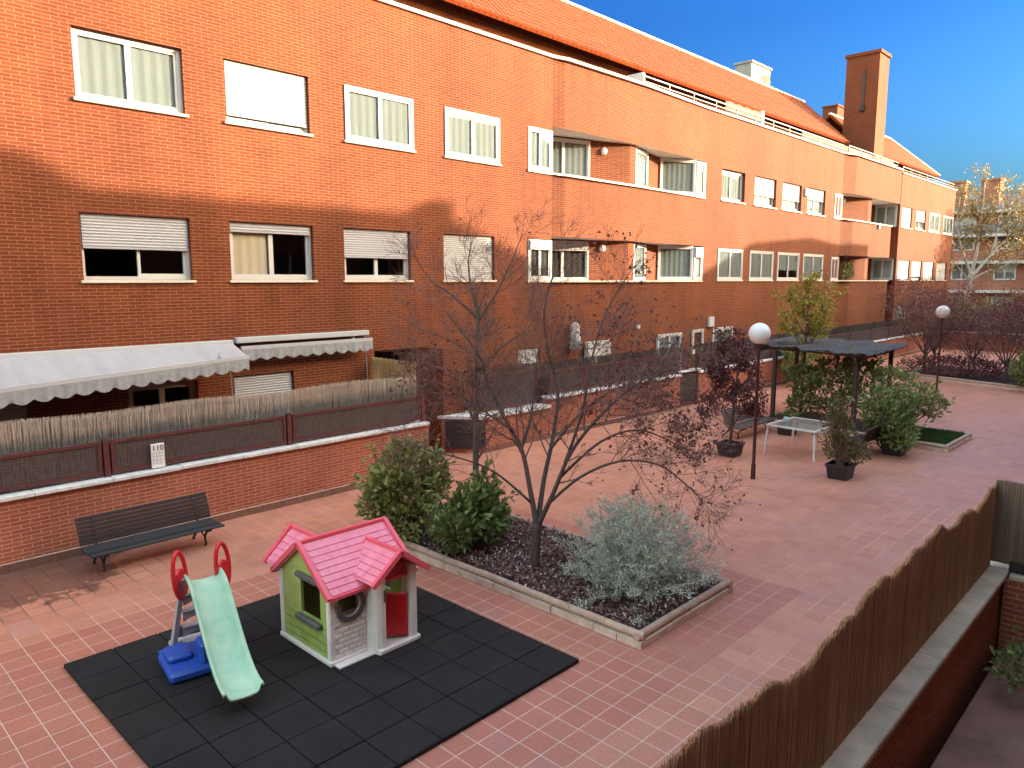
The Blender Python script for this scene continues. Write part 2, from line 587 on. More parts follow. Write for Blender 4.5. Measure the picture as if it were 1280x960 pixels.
def dustyglass():
    t = NT("table_glass")
    tr = t.n("ShaderNodeBsdfTransparent"); tr.inputs[0].default_value = (.93, .97, .96, 1)
    gl = t.n("ShaderNodeBsdfGlossy"); gl.inputs["Roughness"].default_value = .04
    df = t.n("ShaderNodeBsdfDiffuse"); df.inputs[0].default_value = (.42, .36, .31, 1)  # beige diffuse share imitates the pale reflection on the table top
    a = t.n("ShaderNodeMixShader"); t.l(t.ramp(t.noise(t.pos(), 5, 4), .3, .7, .25, .5), a.inputs[0]); t.l(tr.outputs[0], a.inputs[1]); t.l(df.outputs[0], a.inputs[2])
    fr = t.n("ShaderNodeFresnel"); t.l(t.ramp(t.n('ShaderNodeNewGeometry').outputs['Backfacing'], 0, 1, 1.45, 1 / 1.45), fr.inputs[0])
    b = t.n("ShaderNodeMixShader"); t.l(t.math('MULTIPLY', fr.outputs[0], .6), b.inputs[0]); t.l(a.outputs[0], b.inputs[1]); t.l(gl.outputs[0], b.inputs[2])
    t.l(b.outputs[0], t.t.nodes["Material Output"].inputs["Surface"])
    return t.m


MAT['tableglass'] = dustyglass()
MAT['globe'] = M("white_globe", (.80, .79, .80), .35, .03, 3)
MAT['globe_old'] = M("stained_globe", (.55, .47, .44), .5, .35, 9, col2=(.80, .74, .72))
MAT['curtain_w'] = M("white_curtain", (.25, .28, .30), .9, .08, 4, streak=(30, 30, .5))
MAT['curtain_g'] = M("green_grey_curtain", (.150, .180, .195), .9, .10, 4, streak=(20, 20, .5))
MAT['curtain_b'] = M("beige_curtain", (.50, .42, .33), .9, .08, 4, streak=(20, 20, .5))
MAT['dark'] = M("dark_interior", (.020, .018, .018), .9, .3, 2)  # near-black colour paints in the dark of unlit rooms and recesses
MAT['room'] = M("room_plaster", (.16, .13, .11), .9, .1, 1)
MAT['awning'] = M("awning_fabric", (.36, .365, .40), .9, .10, 1.6, bump=.25, bscale=2.2, streak=(2.5, .5, .5))
MAT['valance'] = M("valance_fabric", (.30, .305, .32), .9, .16, 16)
MAT['alu'] = M("white_aluminium", (.46, .47, .50), .35, .03, 2)
MAT['steel_red'] = M("dark_red_steel", (.105, .028, .028), .5, .25, 8)
MAT['meshp'] = meshmat("brown_mesh", (.085, .055, .050), (.040, .022, .022))
MAT['mesh_dark'] = meshmat("dark_mesh", (.045, .034, .034), (.022, .015, .015), .06)
MAT['heather'] = reedmat("weathered_heather", ((.64, .53, .44), (.36, .30, .25)), (.20, .195, .18), 1.62, 2.12)
MAT['heather_d'] = reedmat("dark_heather", ((.10, .072, .066), (.055, .042, .040)), (.075, .072, .066), 1.5, 2.15)
MAT['reed_y'] = reedmat("yellow_reed", ((.52, .37, .18), (.38, .26, .12)))
MAT['reed_b'] = reedmat("brown_reed", ((.70, .40, .24), (.42, .215, .13)))
MAT['reed_g'] = reedmat("greyed_reed", ((.38, .25, .18), (.20, .13, .095)))
MAT['wood_dark'] = M("bench_paint", (.013, .0135, .017), .42, .3, 12, streak=(1, 12, 12))
MAT['wood_brown'] = M("weathered_slats", (.075, .058, .052), .6, .3, 9, streak=(1, 12, 12))
MAT['iron'] = M("cast_iron", (.018, .017, .018), .5, .3, 14)
MAT['post'] = M("brown_post", (.060, .035, .028), .55, .25, 8)
MAT['lamp_iron'] = M("maroon_lamp_paint", (.055, .018, .018), .4, .25, 8)
MAT['perg_wood'] = M("stained_post", (.050, .030, .024), .7, .3, 7, streak=(8, 8, .7))
MAT['perg_roof'] = M("dark_matting", (.050, .049, .054), .85, .45, 7, bump=.5, bscale=60, streak=(1, 9, 9))
MAT['rubber'] = rubbermat()
MAT['kerb'] = M("kerb_clay", (.56, .42, .33), .75, .16, 7, bump=.3, col2=(.68, .55, .46))
MAT['kerb_top'] = M("kerb_rounded_tile", (.47, .33, .25), .65, .2, 6, bump=.2)
MAT['soil'] = M("soil", (.050, .030, .026), .95, .4, 9, bump=.6, bscale=30)
MAT['bark'] = reedmat("bark_chips", ((.30, .150, .120), (.085, .040, .033)))
MAT['bark_pale'] = M("pale_bark_chips", (.52, .40, .38), .8, .25, 20)
MAT['trunk'] = M("tree_bark", (.085, .060, .054), .9, .35, 16, bump=.6, bscale=50, streak=(3, 3, 1))
MAT['trunk_g'] = M("grey_tree_bark", (.115, .092, .082), .9, .35, 16, bump=.6, bscale=50, streak=(3, 3, 1))
MAT['trunk_w'] = M("pale_plane_bark", (.52, .46, .38), .85, .3, 7)
MAT['twig'] = M("twig_bark", (.19, .098, .082), .9, .3, 12)
MAT['leaf_purple'] = leafmat("purple_leaves", (.060, .018, .023), (.17, .060, .060))
MAT['leaf_redbrown'] = leafmat('redbrown_leaves', (.085, .028, .028), (.27, .105, .095))
MAT['leaf_green'] = leafmat("shrub_leaves", (.075, .100, .028), (.44, .45, .15), .36)
MAT['leaf_dkgreen'] = leafmat("dark_green_leaves", (.036, .070, .022), (.28, .33, .10), .36)
MAT['leaf_olive'] = leafmat("olive_green_leaves", (.055, .065, .020), (.20, .17, .060))
MAT['leaf_silver'] = leafmat("silver_leaves", (.25, .28, .225), (.66, .70, .60), .7, .2)
MAT['leaf_yellow'] = leafmat("yellow_leaves", (.19, .17, .020), (.46, .38, .045))
MAT['leaf_autumn'] = leafmat("autumn_leaves", (.19, .14, .045), (.42, .32, .12))
MAT['leaf_orange'] = leafmat("orange_leaves", (.30, .11, .03), (.50, .24, .08))
MAT['grassm'] = leafmat("grass_blades", (.025, .060, .015), (.07, .13, .03))
MAT['pot'] = M("black_pot", (.022, .018, .019), .5, .25, 8)
MAT['white_paint'] = M("white_metal", (.74, .72, .72), .4, .06, 6)
MAT['pink'] = M("pink_plastic", (.87, .225, .32), .5, .05, 5, bump=.05, col2=(.90, .30, .40))
MAT['redtrim'] = M("coral_red_plastic", (.82, .11, .16), .4, .05, 4)
MAT['red'] = M("red_plastic", (.66, .022, .030), .32, .06, 4)
MAT['lime'] = M("green_plastic", (.33, .42, .09), .55, .12, 6, bump=.06, col2=(.42, .50, .16))
MAT['lime_in'] = M("inner_green_plastic", (.12, .13, .03), .6, .10, 5)
MAT['cream'] = M("cream_plastic", (.80, .74, .70), .55, .10, 7, col2=(.87, .82, .78))
MAT['greyp'] = M("grey_plastic", (.10, .095, .095), .55, .15, 7)
MAT['mint'] = M("mint_plastic", (.32, .60, .43), .5, .10, 5, bump=.03, col2=(.50, .68, .48))
MAT['grey_slide'] = M("light_grey_plastic", (.40, .38, .37), .5, .08, 5)
MAT['blue'] = M("blue_plastic", (.020, .085, .42), .38, .08, 5)
MAT['sign'] = M("white_sign", (.80, .79, .78), .4, .03, 4)
MAT['ink'] = M("black_ink", (.02, .02, .02), .6, .1, 5)
MAT['ground'] = M("far_ground", (.20, .17, .13), .95, .25, .3)
MAT['patio'] = M("patio_floor", (.26, .13, .10), .7, .25, 4)
MAT['skirt'] = M("skirting_tile", (.185, .090, .068), .65, .22, 7)
MAT['wicker'] = M('grey_wicker', (.15, .11, .085), .85, .2, 9)
MAT['joint'] = M('joint_sealant', (.16, .055, .032), .9, .2, 5)
MAT['concrete'] = M("concrete", (.33, .31, .29), .9, .12, 3)
MAT['render'] = M("pale_render", (.56, .50, .45), .9, .08, 1.5)


# ---------------------------------------------------------------- window kit
def window(parent, X0, z0, w, h, Y, rz=0.0, recess=.10, shutter=0.0, curtain=None, leftopen=False,
           sill=True, frame='pvc', shut='shutter', name='window', halves=2, shade=None, railcut=None):
    """a window: frame mesh (part) with pane, sill, shutter and curtain sub-parts.
    local x to the right, y inwards, z up, origin at the lower left corner of the opening"""
    y = recess
    m = MB()
    fw = .065
    d0, d1 = y, y + .07
    m.box(0, fw, d0, d1, 0, h); m.box(w - fw, w, d0, d1, 0, h)
    m.box(fw, w - fw, d0, d1, 0, fw); m.box(fw, w - fw, d0, d1, h - fw, h)
    n = halves
    iw = (w - 2 * fw) / n
    s = .05
    for i in range(n):
        if leftopen and i == 0:
            continue
        a = fw + iw * i; b = a + iw
        e0, e1 = d0 + .012, d1 - .008
        if i % 2: e0 += .01
        m.box(a, a + s, e0, e1, fw, h - fw); m.box(b - s, b, e0, e1, fw, h - fw)
        m.box(a + s, b - s, e0, e1, fw, fw + s); m.box(a + s, b - s, e0, e1, h - fw - s, h - fw)
    W_ = m.build(name, MAT[frame], parent)
    W_.location = (X0, Y, z0); W_.rotation_euler = (0, 0, rz)
    g = MB()
    for i in range(n):
        if leftopen and i == 0: continue
        a = fw + iw * i + s; b = fw + iw * (i + 1) - s
        g.box(a, b, d0 + .030, d0 + .036, fw + s, h - fw - s)
    g.build('pane', MAT['glass'], W_)
    if sill:
        q = MB(); q.bevbox(-.05, w + .05, -.055, max(.02, y) + .02, -.055, -.004, .008)
        q.build('sill', MAT['sillm'], W_)
    if shutter > 0:
        q = MB()
        hs = h * shutter
        k = max(3, int(hs / .05)); dz = hs / k
        y2 = y - .035
        for i in range(k):
            zt = h - i * dz; zb = zt - dz
            q.quad((fw * .6, y2, zb), (w - fw * .6, y2, zb), (w - fw * .6, y2 - .012, zb + dz * .5), (fw * .6, y2 - .012, zb + dz * .5))
            q.quad((fw * .6, y2 - .012, zb + dz * .5), (w - fw * .6, y2 - .012, zb + dz * .5), (w - fw * .6, y2, zt), (fw * .6, y2, zt))
        q.box(fw * .6, w - fw * .6, y2 + .002, y2 + .015, h - hs, h)
        q.box(fw * .6, w - fw * .6, y2 - .016, y2 + .016, h - hs - .03, h - hs)
        q.build('shutter', MAT[shut], W_)
    if curtain:
        spans, mt = curtain
        q = MB()
        for (a, b, c, d) in spans:     # fractions of width and height
            x = a * w; st = .03; yy = y + .055
            while x < b * w - .001:
                x2 = min(x + st, b * w)
                o1 = .005 * math.sin(x * 30 + 3 * X0); o2 = .005 * math.sin(x2 * 30 + 3 * X0)
                q.quad((x, yy + o1, c * h), (x2, yy + o2, c * h), (x2, yy + o2, d * h), (x, yy + o1, d * h))
                x = x2
        q.build('curtain', MAT[mt], W_, True)
    return W_


def wall_grid(mb, x0, x1, z0, z1, Y, holes, depth=.22, reveal=True):
    """vertical wall facing -y with rectangular holes and reveals"""
    xs = sorted({x0, x1, *[q for h in holes for q in (h[0], h[1]) if x0 < q < x1]})
    zs = sorted({z0, z1, *[q for h in holes for q in (h[2], h[3]) if z0 < q < z1]})
    for i in range(len(xs) - 1):
        for k in range(len(zs) - 1):
            cx, cz = (xs[i] + xs[i + 1]) / 2, (zs[k] + zs[k + 1]) / 2
            if any(h[0] < cx < h[1] and h[2] < cz < h[3] for h in holes): continue
            mb.quad((xs[i], Y, zs[k]), (xs[i + 1], Y, zs[k]), (xs[i + 1], Y, zs[k + 1]), (xs[i], Y, zs[k + 1]))
    if reveal:
        for h in holes:
            a, b, c, d = h[:4]
            if b <= x0 or a >= x1: continue
            D = Y + depth
            mb.quad((a, Y, c), (a, Y, d), (a, D, d), (a, D, c))
            mb.quad((b, Y, d), (b, Y, c), (b, D, c), (b, D, d))
            mb.quad((a, Y, d), (b, Y, d), (b, D, d), (a, D, d))
            mb.quad((b, Y, c), (a, Y, c), (a, D, c), (b, D, c))


# ================================================================= SETTING
YF = 14.26          # facade plane
YW = 12.35          # front terrace wall plane
Y2 = 12.75          # second terrace wall plane
m = MB(); m.quad((-400, -400, -.25), (900, -400, -.25), (900, 700, -.25), (-400, 700, -.25))
tag(m.build('ground', MAT['ground']), kind='structure')
m = MB(); m.box(-8, 51.2, 1.62, YF + 1.2, -.2, 0.0); m.box(9.5, 51.2, -.6, 1.62, -.2, 0.0)
tag(m.build('courtyard_floor', MAT['tiles']), kind='structure')
m = MB(); m.box(-6, 9.04, -.75, 1.34, .1, .35)
tag(m.build('patio_floor', MAT['patio']), kind='structure')

# ---------------------------------------------------------------- main building
B = empty('apartment_building', (0, 0, 0), 'long orange brick apartment building with rows of white windows', 'building')
wins = []   # holes for the main plane
ZA0, ZA1, ZB0, ZB1 = 7.24, 8.40, 4.20, 5.35
CW, CG, CB = 'curtain_w', 'curtain_g', 'curtain_b'
full = [(0.03, .97, .04, .97)]
specs = [
    # x0, x1, z0, z1, kwargs
    (4.28, 6.10, ZA0, ZA1, dict(recess=.09, curtain=(full, CG))),
    (6.89, 8.71, ZA0, ZA1, dict(recess=.10, shutter=.86, curtain=(full, CG))),
    (9.58, 11.47, ZA0, ZA1, dict(recess=-.03, curtain=(full, CG))),
    (12.46, 14.36, ZA0, ZA1, dict(recess=-.03, curtain=([(.04, .96, .05, .95)], CG))),
    (26.37, 28.25, ZA0, ZA1, dict(recess=.12, curtain=(full, CG))),
    (29.10, 31.10, ZA0, ZA1, dict(recess=.12, shutter=.62, curtain=(full, CG))),
    (31.73, 33.70, ZA0, ZA1, dict(recess=.12, shutter=.60, curtain=(full, CG))),
    (34.38, 36.45, ZA0, ZA1, dict(recess=.12, shutter=.42, curtain=(full, CG))),
    (4.18, 6.06, ZB0, ZB1, dict(recess=.10, shutter=.50, leftopen=True, shut='shutter_g')),
    (6.83, 8.69, ZB0, ZB1, dict(recess=.10, shutter=.15, curtain=([(.02, .46, .03, .97)], CB), shut='shutter_g')),
    (9.46, 11.33, ZB0, ZB1, dict(recess=.10, shutter=.54, shut='shutter_g')),
    (12.38, 14.17, ZB0, ZB1, dict(recess=.10, shutter=.97)),
    (26.25, 28.28, ZB0, ZB1 + .05, dict(recess=-.03, curtain=(full, CG))),
    (28.90, 31.08, ZB0, ZB1 + .05, dict(recess=-.03, curtain=(full, CG))),
    (31.52, 33.76, ZB0, ZB1 + .05, dict(recess=-.03, curtain=([(.03, .97, .35, .97)], CG))),
    (34.22, 36.55, ZB0, ZB1 + .05, dict(recess=-.03, curtain=([(.05, .97, .03, .97)], CG))),
    (1.10, 3.20, .95, 2.30, dict(recess=.10, shutter=.97, shut='shutter_g', frame='beige')),
    (4.76, 6.03, -.05, 2.28, dict(recess=.10, frame='beige', sill=False)),
    (6.76, 8.10, .95, 2.28, dict(recess=.10, shutter=.97, shut='shutter_g')),
    (15.10, 16.05, .95, 2.28, dict(recess=.10, shutter=.97, shut='shutter_g')),
    (26.10, 27.70, 1.05, 2.36, dict(recess=-.02, curtain=(full, CG))),
    (38.9, 40.4, 1.6, 2.5, dict(recess=.08, shutter=.9)),
]
holes = [(a + (.0 if k['recess'] > 0 else .03), b - (.0 if k['recess'] > 0 else .03), c, d) for a, b, c, d, k in specs]
A5 = (15.58, 16.5); B5 = (15.46, 16.36)
portal = (10.20, 11.68, -.25, 2.55)
wall = MB()
hl = [h for h in holes if h[1] < 16.5] + [(A5[0], 16.5, ZA0, ZA1), (B5[0], 16.5, ZB0, ZB1), portal]
wall_grid(wall, -9, 16.5, -.25, 10.35, YF, hl)
wall_grid(wall, 25.05, 38.55, -.25, 10.35, YF, [h for h in holes if h[0] > 25.05])
# bay one, slightly proud of the facade; open loggias on two floors
P = [(16.5, YF), (16.97, 14.175), (20.9, 14.12), (25.05, YF)]
cbay = [(21.97, 23.55, 1.05, 2.32), (17.9, 19.15, .95, 2.32)]
for z0, z1 in ((-.25, ZB0 - .04), (ZB1 + .1, ZA0 - .04), (8.5, 10.35)):
    for (a, b) in zip(P[:-1], P[1:]):
        wall.quad((a[0], a[1], z0), (b[0], b[1], z0), (b[0], b[1], z1), (a[0], a[1], z1))
# loggia boxes of bay one
LOG1 = [(16.5, YF), (16.5, 15.42), (20.3, 14.24), (20.62, 14.24), (20.62, 14.36), (23.1, 14.95), (24.5, 14.30)]
for z0, z1 in ((ZB0 - .04, ZB1 + .1), (ZA0 - .04, 8.5)):
    for (p0, p1) in zip(LOG1[:-1], LOG1[1:]):
        wall.quad((p0[0], p0[1], z0), (p1[0], p1[1], z0), (p1[0], p1[1], z1), (p0[0], p0[1], z1))
# bay two
Q = [(38.55, YF), (39.6, 14.03), (45.4, 14.0)]
for z0, z1 in ((-.25, ZB0 - .04), (ZB1 + .1, ZA0 - .04)):
    for (a, b) in zip(Q[:-1], Q[1:]):
        wall.quad((a[0], a[1], z0), (b[0], b[1], z0), (b[0], b[1], z1), (a[0], a[1], z1))
    wall.quad((45.4, 14.0, z0), (45.4, 14.5, z0), (45.4, 14.5, z1), (45.4, 14.0, z1))
    wall.quad((45.4, 14.5, z0), (46.6, 14.5, z0), (46.6, 14.5, z1), (45.4, 14.5, z1))
for (a, b) in zip(Q[:-1] + [(45.4, 14.0)], Q[1:] + [(46.6, 13.97)]):
    wall.quad((a[0], a[1], 8.5), (b[0], b[1], 8.5), (b[0], b[1], 10.35), (a[0], a[1], 10.35))
for z0, z1 in ((ZB0 - .04, ZB1 + .1), (ZA0 - .04, 8.5)):
    L2 = [(38.55, YF), (38.55, 15.3), (42.2, 14.22), (42.7, 14.22), (42.7, 15.3), (46.6, 15.3)]
    for (p0, p1) in zip(L2[:-1], L2[1:]):
        wall.quad((p0[0], p0[1], z0), (p1[0], p1[1], z0), (p1[0], p1[1], z1), (p0[0], p0[1], z1))
# wing
YG = 13.95; k_ = YG / YF
wing = [
    (48.03, 49.95, ZA0, ZA1, dict(recess=.1, shutter=.97)),
    (50.85, 52.79, ZA0, ZA1, dict(recess=.1, shutter=.55, curtain=(full, CG))),
    (53.55, 55.85, ZA0, ZA1, dict(recess=-.03, curtain=(full, CG))),
    (56.75, 59.20, ZA0, ZA1, dict(recess=-.03, halves=3, curtain=(full, CG))),
    (48.0, 50.2, ZB0, ZB1, dict(recess=.1, shutter=.97)),
    (50.65, 52.7, ZB0, ZB1, dict(recess=.1, shutter=.8)),
    (53.15, 55.4, ZB0, ZB1, dict(recess=.1, shutter=.97)),
    (56.05, 58.5, ZB0, ZB1, dict(recess=.1, shutter=.97)),
    (45.8 + 2.2, 50.4, 1.3, 2.7, dict(recess=.1, curtain=(full, CW))),
]
wing = [(a * k_, b * k_, c, d, k) for a, b, c, d, k in wing]
XE = 58.1
wall_grid(wall, 46.6, XE, -.25, 10.2, YG, [(a, b, c, d) for a, b, c, d, k in wing])
wall.quad((46.6, YG, -.25), (46.6, YG, 10.2), (46.6, 15.3, 10.2), (46.6, 15.3, -.25))
wall.quad((XE, YG, -.25), (XE, 26, -.25), (XE, 26, 10.2), (XE, YG, 10.2))
# closing faces: left end, back, terrace deck, parapet backs
wall.quad((-9, YF, -.25), (-9, 26, -.25), (-9, 26, 10.35), (-9, YF, 10.35))
wall.quad((-9, 26, -.25), (XE, 26, -.25), (XE, 26, 10.35), (-9, 26, 10.35))
wall.quad((-9, 14.46, 9.3), (XE, 14.46, 9.3), (XE, 14.46, 10.35), (-9, 14.46, 10.35))
wall.build('wall', MAT['brick'], B)
inner = MB()
inner.quad((-9, 14.47, 9.28), (XE, 14.47, 9.28), (XE, 26, 9.28), (-9, 26, 9.28))
inner.build('terrace_deck', MAT['concrete'], B)
rm = MB()
for zf in (3.2, 6.25):
    rm.box(-8.9, XE - .1, 15.4, 25.9, zf - .15, zf)
rm.quad((-8.9, 19, -.2), (XE - .1, 19, -.2), (XE - .1, 19, 9.25), (-8.9, 19, 9.25))
rm.build('room_lining', MAT['room'], B)
for z1 in (ZB1 + .1, 8.5):
    for (plan, low) in (([(16.5, YF + .002), (16.97, 14.135), (20.9, 14.095), (25.05, YF + .002), (25.05, 15.5), (16.5, 15.5)], [(16.5, 14.15), (25.05, 14.2), (25.05, 15.5), (16.5, 15.5)]),
                        ([(38.55, YF + .002), (39.3, 14.004), (46.6, 13.99), (46.6, 15.35), (38.55, 15.35)], [(38.55, 14.05), (46.6, 14.05), (46.6, 15.35), (38.55, 15.35)])):
        sf = MB(); sf.poly([(x, y, z1) for x, y in plan]); sf.build('loggia_soffit', MAT['soffit'], B)
        sf = MB(); sf.poly([(x, y, z1 - 1.31) for x, y in low]); sf.build('loggia_floor', MAT['concrete'], B)
for a, b, c, d, k in specs: window(B, a, c, b - a, d - c, YF, **k)
for a, b, c, d, k in wing: window(B, a, c, b - a, d - c, YG, **k)
# windows in front of the bay below, set as proud frames
window(B, 21.97, 1.05, 1.58, 1.27, 14.13, recess=-.05, curtain=([(.05, .97, .05, .97)], CG))
window(B, 24.45, 1.5, .8, .87, 14.22, recess=-.06, halves=1)
window(B, 17.9, .95, 1.25, 1.36, 14.08, recess=-.05, shutter=.97)
# loggia glazing of bay one, both floors
for z0, z1, sh in ((ZB0, ZB1 + .08, .22), (ZA0, 8.48, 0)):  # lower floor gets dark sheets standing in for unlit rooms behind the glass
    h = z1 - z0
    window(B, 15.5, z0, 1.0, h - .1, YF, recess=-.02, curtain=([(.05, .95, .02, .9)], CG if z0 > 6 else 'dark'), shutter=sh)
    window(B, 16.9, z0 - .03, 1.95, h, 15.296, rz=R(-17.25), recess=-.09, sill=False, curtain=(full, CG if z0 > 6 else 'dark'), shutter=sh)
    window(B, 20.68, z0 - .03, 1.15, h, 14.374, rz=R(13.4), recess=-.09, sill=False, halves=1, curtain=(full, CG))
    window(B, 23.1, z0, 1.50, h, 14.95, rz=R(-24.9), recess=-.09, sill=False, halves=1, curtain=(full, CG))
    window(B, 24.45, z0, .62, h - .04, YF - .05, recess=-.0, sill=False, halves=1, curtain=(full, CW), shutter=.28 if z0 < 6 else 0)
for z0, z1 in ((ZB0, ZB1 + .08), (ZA0, 8.48)):
    h = z1 - z0
    window(B, 37.6, z0, .95, h - .1, YF, recess=-.03, curtain=(full, CW))
    window(B, 43.0, z0 - .03, 2.2, h, 15.3, recess=-.10, sill=False, curtain=(full, CW))
    window(B, 46.6, z0, 1.2, h, 15.28, rz=R(-90), recess=-.12, sill=False, curtain=(full, CW))
# light ledges along the loggias, storey copings
for z in (ZB0 - .04, ZA0 - .04):
    lg = MB()
    lg.prism([(15.45, YF - .05), (16.5, YF - .05), (16.97, 14.08), (20.9, 14.04), (25.12, YF - .05), (25.12, YF + .05), (24.2, 14.36), (16.55, 14.36), (16.5, YF + .05), (15.45, YF + .05)], z - .03, z + .03)
    lg.build('loggia_ledge', MAT['sillm'], B)
    lg = MB()
    lg.prism([(37.5, YF - .05), (38.5, YF - .05), (39.28, 13.95), (45.45, 13.95), (45.45, 14.42), (46.58, 14.42), (46.58, 14.62), (45.3, 14.62), (45.3, 14.2), (39.3, 14.25), (38.5, YF + .1), (37.5, YF + .1)], z - .03, z + .03)
    lg.build('loggia_ledge', MAT['sillm'], B)
cp = MB()
ring = [(-9, YF - .06), (16.5, YF - .06), (16.97, 14.07), (20.9, 14.03), (25.05, YF - .06), (38.5, YF - .06), (39.3, 13.93), (46.55, 13.90), (46.55, 14.5), (-9, 14.5)]
cp.prism(ring, 10.35, 10.43)
cp.build('roof_coping', MAT['sillm'], B)
cp = MB()
cp.box(46.55, XE + .05, YG - .06, YG + .3, 10.2, 10.27)
cp.build('roof_coping', MAT['sillm'], B)
def tile_rows(parent, a, b, c, d, n):
    """overlapping rows of barrel tiles laid on a slope"""
    a, b, c, d = map(Vector, (a, b, c, d))
    nn = (b - a).cross(d - a).normalized()
    q = MB(); r_ = random.Random(2)
    for i in range(n):
        t0, t1 = i / n, (i + 1.08) / n
        s = 0.0; w = .24 / (b - a).length
        while s < 1:
            s1 = min(1, s + w); h0 = r_.uniform(-.006, .008); j = r_.uniform(-.012, .012) / n * 2
            def P_(u, t, h): return tuple(a.lerp(b, u).lerp(d.lerp(c, u), min(1, max(0, t + j))) + nn * (h + h0))
            m1, m2 = s + (s1 - s) * .3, s + (s1 - s) * .7
            for (u0, u1, k0, k1) in ((s, m1, .012, .058), (m1, m2, .058, .058), (m2, s1, .058, .012)):
                q.quad(P_(u0, t0, k0 + .016), P_(u1, t0, k1 + .016), P_(u1, t1, k1 - .01), P_(u0, t1, k0 - .01))
                q.quad(P_(u0, t0, 0), P_(u1, t0, 0), P_(u1, t0, k1 + .016), P_(u0, t0, k0 + .016))
            s = s1
    q.build('tile_rows', MAT['rooftile2'], parent)


# attic: wall set back behind a roof terrace, pitched tiled roofs
at = MB()
ahl = [(23.5, 26.0, 10.0, 11.3), (27.6, 28.8, 9.4, 11.3), (31.0, 33.2, 10.3, 11.2), (34.4, 36.4, 10.3, 11.2), (37.6, 40.0, 10.3, 11.2),
       (8, 10, 10, 11.2), (12, 14.4, 9.4, 11.3), (17, 19.2, 10, 11.2)]
wall_grid(at, 6.0, 42.4, 9.28, 11.55, 16.1, ahl)
at.quad((42.4, 16.1, 9.28), (42.4, 20.3, 9.28), (42.4, 20.3, 11.55), (42.4, 16.1, 11.55))
at.poly([(42.38, 15.75, 11.6), (42.38, 20.8, 11.6), (42.38, 18.25, 14.05)])
at.build('attic_wall', MAT['brick'], B)
at = MB()
wall_grid(at, 45.2, 57.2, 9.28, 11.3, 15.6, [(47.2, 49.4, 10.2, 11.0), (54.2, 56.0, 10.2, 11.0)])
at.quad((45.2, 15.6, 9.28), (45.2, 15.6, 11.3), (45.2, 20.0, 11.3), (45.2, 20.0, 9.28))
at.build('attic_wall', MAT['brick'], B)
for h in ahl: window(B, h[0], h[2], h[1] - h[0], h[3] - h[2], 16.1, recess=.06, sill=False, shutter=.5 if h[0] in (23.5, 34.4, 8) else 0, curtain=(full, CW))
window(B, 47.2, 10.2, 2.2, .8, 15.6, recess=.06, sill=False, shutter=.97)
window(B, 54.2, 10.2, 1.8, .8, 15.6, recess=.06, sill=False, shutter=.97)
rf = MB()
e0, e1, rz_ = 15.55, 20.9, 14.1
rf.slab([(5.0, e0, 11.55), (42.7, e0, 11.55), (42.7, 18.25, rz_), (5.0, 18.25, rz_)], .09)
rf.slab([(42.7, e1, 11.55), (5.0, e1, 11.55), (5.0, 18.25, rz_), (42.7, 18.25, rz_)], .09)
rf.build('roof', MAT['rooftile'], B)
tile_rows(B, (5.0, e0, 11.55), (42.7, e0, 11.55), (42.7, 18.25, rz_), (5.0, 18.25, rz_), 13)
rf = MB()
rf.slab([(44.9, 15.1, 11.28), (58.4, 15.1, 11.28), (55.6, 17.6, 13.7), (44.9, 17.6, 13.7)], .09)
rf.slab([(58.4, 15.1, 11.28), (58.4, 20.2, 11.28), (55.6, 17.6, 13.7)], .09)
rf.slab([(58.4, 20.2, 11.28), (44.9, 20.2, 11.28), (44.9, 17.6, 13.7), (55.6, 17.6, 13.7)], .09)
rf.build('roof', MAT['rooftile'], B)
tile_rows(B, (44.9, 15.1, 11.28), (58.4, 15.1, 11.28), (55.6, 17.6, 13.7), (44.9, 17.6, 13.7), 13)
rg = MB()
rg.tube([(5.0, 18.25, 14.13), (42.75, 18.25, 14.13)], .09, 8); rg.build('roof_ridge', MAT['sillm'], B); rg = MB(); rg.tube([(44.9, 17.6, 13.73), (55.6, 17.6, 13.73)], .09, 8)
rg.tube([(55.6, 17.6, 13.73), (58.4, 15.1, 11.32)], .09, 8)
rg.build('roof_ridge', MAT['sillm'], B)
ch = MB(); ch.box(43.4, 44.9, 14.52, 16.25, 9.3, 16.2); ch.box(43.32, 44.98, 14.44, 16.33, 16.2, 16.36)
ch.build('chimney_tower', MAT['brick'], B)
ch = MB(); ch.box(43.36, 43.39, 15.2, 15.32, 13.3, 15.4); ch.tube([(43.34, 15.26, 13.55), (43.34, 15.26, 13.3)], .14, 8)
ch.build('chimney_flue', MAT['iron'], B)
for x0, x1, y0, zt in ((37.0, 39.2, 18.6, 15.2), (47.6, 48.8, 18.2, 14.7), (20, 21.2, 18.4, 15.3)):
    ch = MB(); ch.box(x0, x1, y0, y0 + .9, 13.2, zt); ch.box(x0 - .06, x1 + .06, y0 - .06, y0 + .96, zt, zt + .1)
    ch.build('chimney', MAT['concrete'] if x0 == 37.0 else MAT['brick'], B)
for x0, x1, yy in ((21.0, 38.5, 14.3), (38.6, 46.2, 14.1), (46.8, 57.8, 14.02)):
    z0 = 10.43 if x0 < 46 else 10.28
    rl = MB()
    rl.bar((x0, yy, z0 + .32), (x1, yy, z0 + .32), .04); rl.bar((x0, yy, z0 + .16), (x1, yy, z0 + .16), .025)
    x = x0
    while x < x1:
        rl.bar((x, yy, z0 - .02), (x, yy, z0 + .32), .035); x += 1.6
    rl.build('terrace_railing', MAT['iron'], B)
for (xa, xb, yb_, zt_, y0_) in ((30.0, 30.2, 16.08, 11.1, 14.52), (21.3, 21.45, 16.08, 10.95, 14.52), (46.7, 46.85, 15.58, 10.7, 14.4)):
    pt = MB(); pt.box(xa, xb, y0_, yb_, 9.3, zt_); pt.build('terrace_partition', MAT['soffit'], B)
